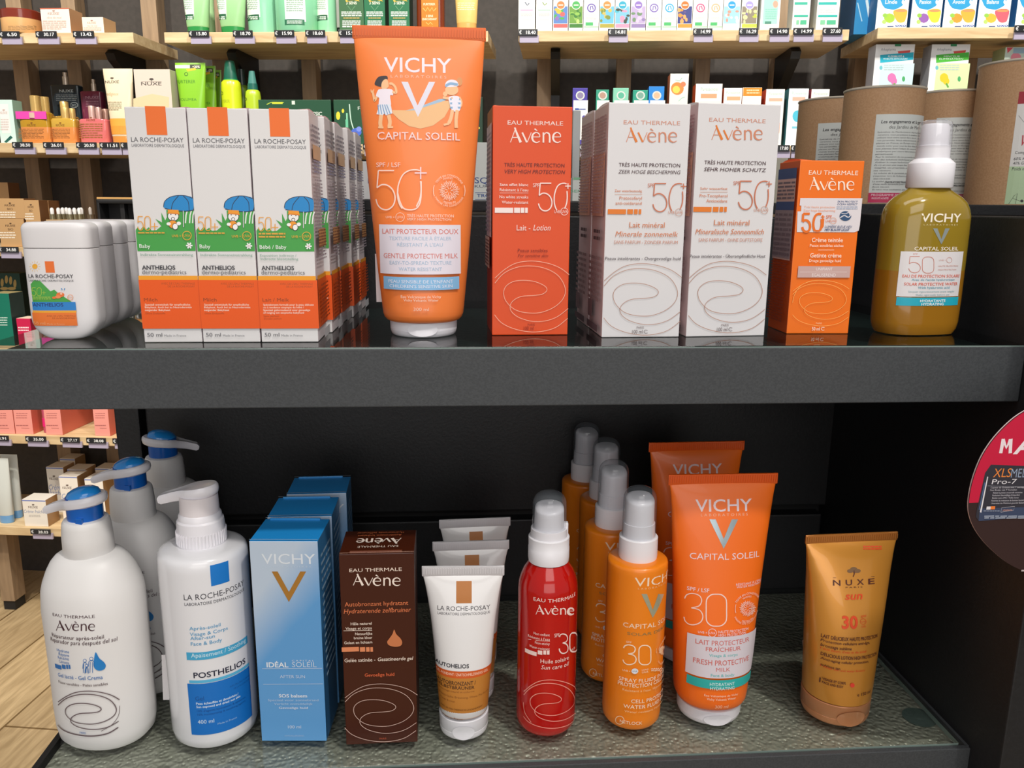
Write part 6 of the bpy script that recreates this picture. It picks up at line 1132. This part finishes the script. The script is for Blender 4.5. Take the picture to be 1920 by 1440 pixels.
for x0, x1, lab in ((484, 620, 'dark green hair kit carton behind the baby cartons'), (625, 745, 'dark green carton with a blue flower beside the orange tube')):
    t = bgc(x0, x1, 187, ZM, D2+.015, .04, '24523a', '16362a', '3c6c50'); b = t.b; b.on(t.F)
    if x0 < 500: b.R(547, 189, 553, 196, 'd8ecdc'); b.L([(500, 196), (508, 192), (532, 192)], 1.5, 'b4c844'); b.R(510, 191, 530, 195, 'c8d03c'); b.T('CLASSIC', 570, 604, 210, 217, 'e4ece4', b=.02)
    else: b.E(634, 217, 4, 8, 'e8d83c', 10); b.E(643, 208, 2.4, 4, 'e8d83c', 10); b.L([(655, 195), (658, 225), (664, 245)], 2, 'c8e8d8', True); b.R(648, 224, 653, 246, '6cc49c'); b.R(649, 212, 652, 224, '8cd4ac'); b.E(668, 248, 10, 8, '4c6cd0', 12); b.E(673, 242, 5, 5, '7c90e4', 10); b.T('FURTERER', 671, 720, 200, 206, 'e4ece4')
    t.done('hair_care_carton', lab, 'box')
t = bgc(860, 905, 182, ZM, D2+.03, .04, '143424', '0c2018'); b = t.b; b.on(t.F); b.E(896, 205, 1.5, 1.5, 'a8c85c', 8); b.E(898, 240, 2, 2, 'c8b84c', 8); t.done('hair_care_carton', 'very dark green carton right of the orange tube', 'box')
# ---- kraft cartons, droppers, left
def kr(x0, x1, y0, z, lab, tx=True, Y=D2+.01, hgt_=None):
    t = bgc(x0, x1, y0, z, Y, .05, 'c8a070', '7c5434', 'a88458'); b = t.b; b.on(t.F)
    if tx: w = x1-x0; nuxe(b, x0+w*.3, x0+w*.68, y0+15, 3.2, '4c3424'); b.T('BIO', x0+w*.4, x0+w*.6, y0+18, y0+22, '4c3424'); b.para(x0+3, x0+w*.7, y0+24, y0+38, 3, 'f0e4d0', .5)
    t.done('kraft_carton', lab, 'box', 'kraft organic cartons'); return t
t_ = kr(-4, 44, 410, ZN, 'kraft carton at the left edge, lower of the two stacked'); kr(-6, 44, 372, ZN+t_.h+.0005, 'kraft carton at the left edge stacked on another', Y=D2+.012); kr(44, 72, 375, ZN+.0, 'tall kraft carton right of the stacked pair'); kr(72, 90, 376, ZN, 'tall kraft carton set behind, showing its shaded side', False, D2+.05); kr(-10, 14, 342, ZN+t_.h+.0005, 'shaded kraft carton at the back left edge', False, D2+.18)
P = at(130, 412, D2+.03); t = bgc(86, 158, 412, ZN, D2+.01, .08, 'c0a078', '8c6c4c'); t.done('serum_tray', 'low kraft tray holding the dropper bottles', 'tray'); zt_ = ZN+t.h
for i, (px, yy) in enumerate(((98, 0), (110, .01), (118, .03), (125, .045), (131, 0), (140, .015), (149, .025), (153, .05))):
    q = at(px, 400, D2+.02+yy); s = scale_at(q); M = TM(q.x, q.y, zt_); root = empty('dropper_bottle', M, ('glass dropper bottle at the left end of the tray', 'dropper bottle second from the left in the tray', 'dropper bottle third from the left, set back', 'dropper bottle in the middle, furthest back', 'tallest dropper bottle at the front middle', 'dropper bottle right of the front middle one', 'dropper bottle near the right end of the tray', 'dropper bottle at the right end, set back')[i], 'bottle', 'dropper bottles in the kraft tray')
    b = B(); b.loft([(0, 5*s, 5*s, 2), (10*s, 5*s, 5*s, 2)], mat('8c8468', .2, .5), 20); b.build('collar', root); b = B(); b.loft([(10*s, 3.2*s, 3.2*s, 2), (18*s, 3.6*s, 3.6*s, 2), (21*s, 2.5*s, 2.5*s, 2), (22*s, .5*s, .5*s, 2)], mat('ececec', .4), 20); b.build('rubber_bulb', root)
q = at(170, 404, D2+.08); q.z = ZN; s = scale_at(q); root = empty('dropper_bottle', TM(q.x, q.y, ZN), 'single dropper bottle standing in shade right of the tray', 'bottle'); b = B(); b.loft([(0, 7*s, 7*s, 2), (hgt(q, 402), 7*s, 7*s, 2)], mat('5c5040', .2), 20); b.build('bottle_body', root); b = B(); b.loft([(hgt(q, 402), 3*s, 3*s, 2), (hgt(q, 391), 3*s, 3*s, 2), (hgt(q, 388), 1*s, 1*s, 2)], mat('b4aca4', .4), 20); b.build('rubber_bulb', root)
t = bgc(181, 262, 370, ZN, D2+.06, .05, 'd8a868', 'a87c4c', 'e0b478'); t.done('kraft_carton', 'large tan carton behind the black tray by the baby cartons', 'box')
b = B(); P0 = at(188, 460, D2-.0); w_ = at(262, 400, D2).x-P0.x; hh = hgt(Vector((P0.x, D2, ZN)), 373); M = TM(P0.x+w_/2, D2, ZN); bl = mat('1a1a1c', .5)
b.box(-w_/2, w_/2, .0, .05, 0, .01, bl, .002); b.box(-w_/2, -w_/2+.008, 0, .05, 0, hh, bl, .003); b.box(w_/2-.008, w_/2, 0, .05, 0, hh, bl, .003); b.box(-w_/2, w_/2, 0, .05, hh-.012, hh, bl, .004); b.box(-w_/2, w_/2, .045, .05, 0, hh, mat('26262a', .5)); b.box(.0, .012, .01, .03, .01, hh, bl, .001); tag(b.build('display_tray', None, M), 'black plastic display holder left of the baby cartons', 'holder')
# ---- shelf just above the black top: boxes at far left
t = bgc(-20, 16, 550, ZO, D2+.0, .06, '12705c', '2c3c3c', 'a89c70'); b = t.b; b.on(t.F); b.para(-4, 14, 594, 612, 4, 'c8dcd4', .4); t.done('wellness_box', 'teal carton at the left edge behind the flat white bottles', 'box')
t = bgc(-20, 36, 512, ZO, D2+.08, .05, '14382c', '0c201c'); b = t.b; b.on(t.F)
for x, y, r1_, r2_ in ((4, 530, 3, 8), (12, 524, 3, 8), (20, 526, 3, 8), (28, 532, 3, 8), (8, 541, 8, 3), (22, 541, 8, 3)): b.E(x, y, r1_, r2_, 'a88c50', 10)
t.done('wellness_box', 'dark green carton with gold petals behind the teal one', 'box')
t = bgc(30, 56, 597, ZO, D2+.0, .05, 'c41c4c', '8c1438', 'f0dcc8'); b = t.b; b.on(t.F); b.para(34, 54, 612, 622, 2, 'f0d0d8', .5); t.done('wellness_box', 'crimson carton beside the flat white bottles', 'box')
# ---- pink cartons, lower left
def pk(x0, x1, lab, d=.12):
    t = bgc(x0, x1, .16, ZP, D2+.012, d, 'ee9c92', 'd8705c', ym=790); b = t.b; b.on(t.F); w = x1-x0; b.para(x0+w*.1, x0+w*.75, 774, 786, 3, 'b86c68', .3); b.para(x0+w*.1, x0+w*.8, 796, 800, 1, 'b86c68', .4, False); b.R(x0+w*.4, 802, x0+w*.85, 803.2, 'c47c74'); t.done('pink_carton', lab, 'box', 'pink cartons on the lower left shelf')
pk(-30, 25.5, 'pink carton cut off by the left picture edge'); pk(27, 60, 'pink carton left of the small pink bottle', .06); pk(84, 115, 'pink carton right of the small pink bottle', .19); pk(176, 204, 'slim pink carton right of the empty shelf gap', .09)
bgbottle(66, 84, 740, ZP, D2+.02, [('bottle_body', mat('b8546c', .15, coat=.6), [(None, 9), (770, 9), (766, 5), (740, 5)]), ('label', mat('ec2c84', .4), [(802, 9.4), (786, 9.4)])], 'small pink glass bottle with a magenta label between pink cartons', 'mini_bottle')
bgtube(212, 236, 740, ZP, D2+.02, 'c8c4c0', 'd84c58', 'grey and white tube with a red-pink foot by the black post', .3, 1.0, .9, art=lambda b: b.R(213, 785, 234, 795, 'b4382c'))
# ---- cream cartons, lowest
def cr(x0, x1, y0, lab, Y, z=ZQ, low=False):
    t = bgc(x0, x1, y0, z, Y, .055, 'efe9e0', '9c7850', 'e4dfd8'); b = t.b; b.on(t.F); w = x1-x0; b.R(x0, y0+1, x1, y0+3, '7c8cc8')
    if low: nuxe(b, x0+w*.28, x0+w*.68, y0+16, 3.5, '6c5c54'); b.T('Crème fraîche', x0+w*.08, x0+w*.95, y0+19, y0+25, '8494b8', .2); b.para(x0+w*.3, x0+w*.8, y0+28, y0+33, 2, 'b4b0ac', .4)
    else: nuxe(b, x0+w*.22, x0+w*.72, y0+24, 3.8, '6c5c54'); b.T('Crème', x0+w*.16, x0+w*.95, y0+33, y0+42, '7c8cc0', .25); b.T('fraîche', x0+w*.2, x0+w*.95, y0+43, y0+52, '7c8cc0', .25)
    t.done('cream_carton', lab, 'box', 'cream cartons with brown sides'); return t
YQ = D2-.02
cr(41, 85, 937, 'low cream carton lying nearest the shelf edge', YQ+.01, low=True); cr(110, 144, 893, 'cream carton in front of its group, middle one', YQ+.06); cr(158, 192, 898, 'cream carton right of the middle one, above the blue pump head', YQ+.06)
cr(86, 118, 876, 'cream carton at the left of its group, set back', YQ+.12); cr(126, 160, 880, 'cream carton behind the middle one', YQ+.13); cr(112, 140, 860, 'rearmost cream carton, left', YQ+.20); cr(178, 206, 878, 'rearmost cream carton, right', YQ+.16)
def ct(x0, x1, y0, lab, Y):
    return bgtube(x0, x1, y0, ZQ, Y, 'd4dad8', '6ca4dc', lab, .12, 1.0, .8, group='white and blue face cream tubes', art=lambda b: b.L([(x0+9, y0+85), (x0+5, y0+60), (x0+9, y0+40)], 1.5, '5c6c94', True))
ct(-26, 8, 862, 'white cream tube with a blue cap at the left edge', YQ+.02); ct(-8, 25, 855, 'white cream tube with a blue cap, right of the edge one', YQ+.06)
for o in [o for o in bpy.data.objects if o not in _before and o.parent is None]: o.matrix_world = Matrix.Rotation(BETA, 4, 'Z') @ o.matrix_world
AX, AY, AZ = _keep
# ================================================================== on the ledge behind the top shelf: drums and boxes
zl = zt
kraft = speckle('kraft_board', 'b28a64', 'bb946e', 700, .6, .1)
def drum(x0, x1, ytop, Y, lab, main=False, lx=None, rot=0):
    xm = (x0+x1)/2; P = at(xm, ytop, Y); P.z = zl; s = scale_at(P); R = (x1-x0)/2*s*1.0; h = hgt(P, ytop); M = TM(P.x, P.y, zl+.0003, rot); root = empty('cardboard_drum', M, lab, 'container', 'kraft cardboard drums')
    b = B(); b.loft([(0, R, R, 2), (h-.0015, R, R, 2)], kraft, 64); F = Curved(M, [(0, R, R, 2), (h, R, R, 2)], True); b.on(F); b.view = lx or (0, 0, 1)
    L = h
    if main:
        u0, u1 = -R*.62, R*1.0; v1 = L*.76; b.UV(u0, .0005, u1, v1, 'd2d6d2'); W = u1-u0
        def TT(q, a, c, v, hh, h_='2c2c30', bo=.01, it=.15):
            vs, fs = tshape(q, bo); o = b.off(); b.add([F.pt(u0+W*(a+(c-a)*x)+it*hh*y, v+hh*y, o) for x, y in vs], fs, mat(h_))
        TT('Les engagements et la garantie', .08, .94, v1-L*.075, L*.026, bo=.02); TT('des Jardins de Marion', .2, .84, v1-L*.12, L*.026, bo=.02)
        for i, q in enumerate(('Spécialiste de l\'herboristerie depuis plusieurs gé', 'nérations, nous perpétuons la tradition familiale en', 'utilisant tout notre savoir-faire dans la création de', 'nos pyramides. Nous sélectionnons les meilleures', 'plantes en France, en Europe mais aussi dans le', 'monde entier pour vous les faire découvrir. Toutes', 'nos plantes font l\'objet de contrôles qualité', 'analytiques par notre laboratoire pour vous', 'garantir la sécurité de nos produits.', 'Pour la réalisation de nos pyramides nous avons ch', 'oisi des solutions techniques pour permettre', 'd\'utiliser la coupe herboristerie traditionnelle et', 'd\'y n\'y ait non une coupe fine. La plante garde son', 'intégrité, ses propriétés et développe mieux', 'ses saveurs.', 'Le volume de la pyramide permet à la plante de', 's\'exprimer lors de l\'infusion pour développer ses', 'saveurs riches et variées.', 'La qualité de nos pyramides vous permet d\'utiliser', 'd\'une seule pyramide pour une théière ou pour', 'deux tasses.', 'Et nous vous souhaitons une bonne dégustation')):
            e = (.62, .55, .3)[i % 3] if i in (8, 14, 17, 20) else .93; TT(q, .04+.01*(i % 2), e, v1-L*(.155+i*.0232), L*.0115, '4a4a50', 0, .2)
        vv = v1-L*.155-22*L*.0232; b.UV(u0, vv-L*.085, u1*.85, vv, 'c22c58'); TT('PROGRAMME FIDÉLITÉ CLIENTS', .04, .84, vv-L*.028, L*.018, 'f0dce2', .01, .1); TT('PRODUITS ACHETÉS', .05, .3, vv-L*.055, L*.014, 'f0dce2'); TT('CARTE CADEAU', .42, .8, vv-L*.06, L*.014, 'e8b4c4', 0); TT('LABORATOIRE MARION', .22, .62, .018, L*.014, '2c2c30')
        for k, c_ in ((0, 'd88c94'), (1, 'c86c7c')): o = b.off(); vs = [F.pt(u1*.92+.006*(1-k*.4)*math.cos(a*.5), L*.17+.011*(1-k*.4)*math.sin(a*.5), o) for a in range(13)]; b.add(vs, [tuple(range(13))], mat(c_))
        o = b.off(); b.add([F.pt(u1*.85+.007*math.cos(a*.5), L*.11+.008*math.sin(a*.5), o) for a in range(13)], [tuple(range(13))], mat('4c7454'))
    b.build('drum_body', root)
    b = B(); b.loft([(h-.002, R*1.0, R*1.0, 2), (h-.0012, R*1.02, R*1.02, 2), (h, R*1.02, R*1.02, 2), (h+.0003, R*1.0, R*1.0, 2), (h-.001, R*.97, R*.97, 2)], mat('c8bfae', .4), 64); b.build('rim_and_lid', root)
    return root, F, M, h, R
drum(1504, 1648, 190, YB+.22, 'kraft drum half hidden between the small orange carton and the next drum', True, rot=-.3)
drum(1590, 1728, 170, YB+.07, 'kraft drum second from the left, with a long printed label', True)
drum(1724, 1846, 176, YB+.14, 'kraft drum behind the amber spray bottle pump', True, rot=-.25)
r4, F4, M4, h4, R4 = drum(1850, 2004, 121, YB+.075, 'nearest and biggest kraft drum, cut off by the right picture edge')
b = B(); b.on(F4, (1560, 100, 4.8))
uL = b.inv(1612, 900)[0]; va, vb, vc, vd = (b.inv(x, y)[1] for x, y in ((1540, 1356), (1590, 1020), (1690, 455), (1700, 345))); b.UV(uL, max(va, .0005), R4*1.2, vc, 'dcdad6'); b.UV(uL, max(va, .0005), R4*1.2, vb, 'b4cca4'); b.UV(uL, vc, R4*1.2, vd, 'a02434')
b.T('Vitalité', 1668, 1990, 735, 830, 'b83444', .3); b.T('Composition :', 1646, 1850, 878, 905, '3c3c40'); b.T('60% Karkadé', 1634, 1840, 935, 960, '3c3c40', .1); b.T('40% Gingembre', 1628, 1850, 975, 1000, '3c3c40', .1); b.T('Poids net : 30 g', 1618, 1850, 1025, 1052, '3c3c40', .1); b.L([(1680, 560), (1728, 620)], 3, '6c6c70'); b.L([(1590, 1355), (1640, 1280), (1668, 1262), (1650, 1355)], 3, '2c2c2c'); b.L([(1628, 1305), (1690, 1330)], 3, '2c2c2c'); b.E(1708, 1328, 14, 12, '2c2c2c')
b.build('front_label', r4)
# white medicine boxes on the ledge
def lbx(x0, x1, y0, Y, F_, S_, lab, art=None, d=.04):
    PL, PR = at(x0, y0, Y), at(x1, y0, Y); PL.z = PR.z = zl; t = Carton(PL, PR, hgt((PL+PR)/2, y0), d, F=F_, S=S_)
    if art: t.b.on(t.F); art(t.b)
    t.done('medicine_box', lab, 'box', 'medicine boxes on the black ledge')
lbx(872, 1072, 268, YB+.08, 'dcdfda', 'b8bcc0', 'wide white box with blue print behind the red carton', lambda b: (b.T('SQUALAN', 890, 985, 333, 344, '3c5494'), b.T('KUR-SHAMPOO', 890, 985, 347, 352, '5c6478'), b.T('TROCKENE', 894, 960, 364, 370, '2c549c', b=.01), b.L([(891, 361), (980, 361), (980, 374), (891, 374)], .8, '4c64a4', closed=True)))
lbx(1075, 1089, 207, YB+.10, 'b9bcbc', 'a4a8ac', 'narrow grey box edge right of the red carton')
lbx(1074, 1135, 333, YB+.05, 'd4d8d4', 'b0b4b4', 'low white box with green text right of the red carton', lambda b: (b.T('SENSITIVE', 1070, 1128, 356, 361, '6cae8c'), b.R(1075, 333, 1135, 337.5, '84bc94'), b.para(1084, 1125, 366, 376, 2, '8c9490', .4)))
lbx(650, 671, 333, YB+.09, 'd4dad8', '8ca0b4', 'small white box left of the blue-edged one behind the orange tube', lambda b: (b.R(650, 333, 671, 337, '5c94c4')))
lbx(672, 760, 303, YB+.05, 'e0e0e0', '2458a4', 'white box with a blue edge behind the orange tube', lambda b: (b.R(672, 303, 674.5, 377, '2458a4'), b.T('NUTRI', 690, 730, 334, 344, '3c4c94')))
lbx(1450, 1478, 296, YB+.12, 'b4b0a0', '8c8878', 'pale box edge left of the small orange carton')
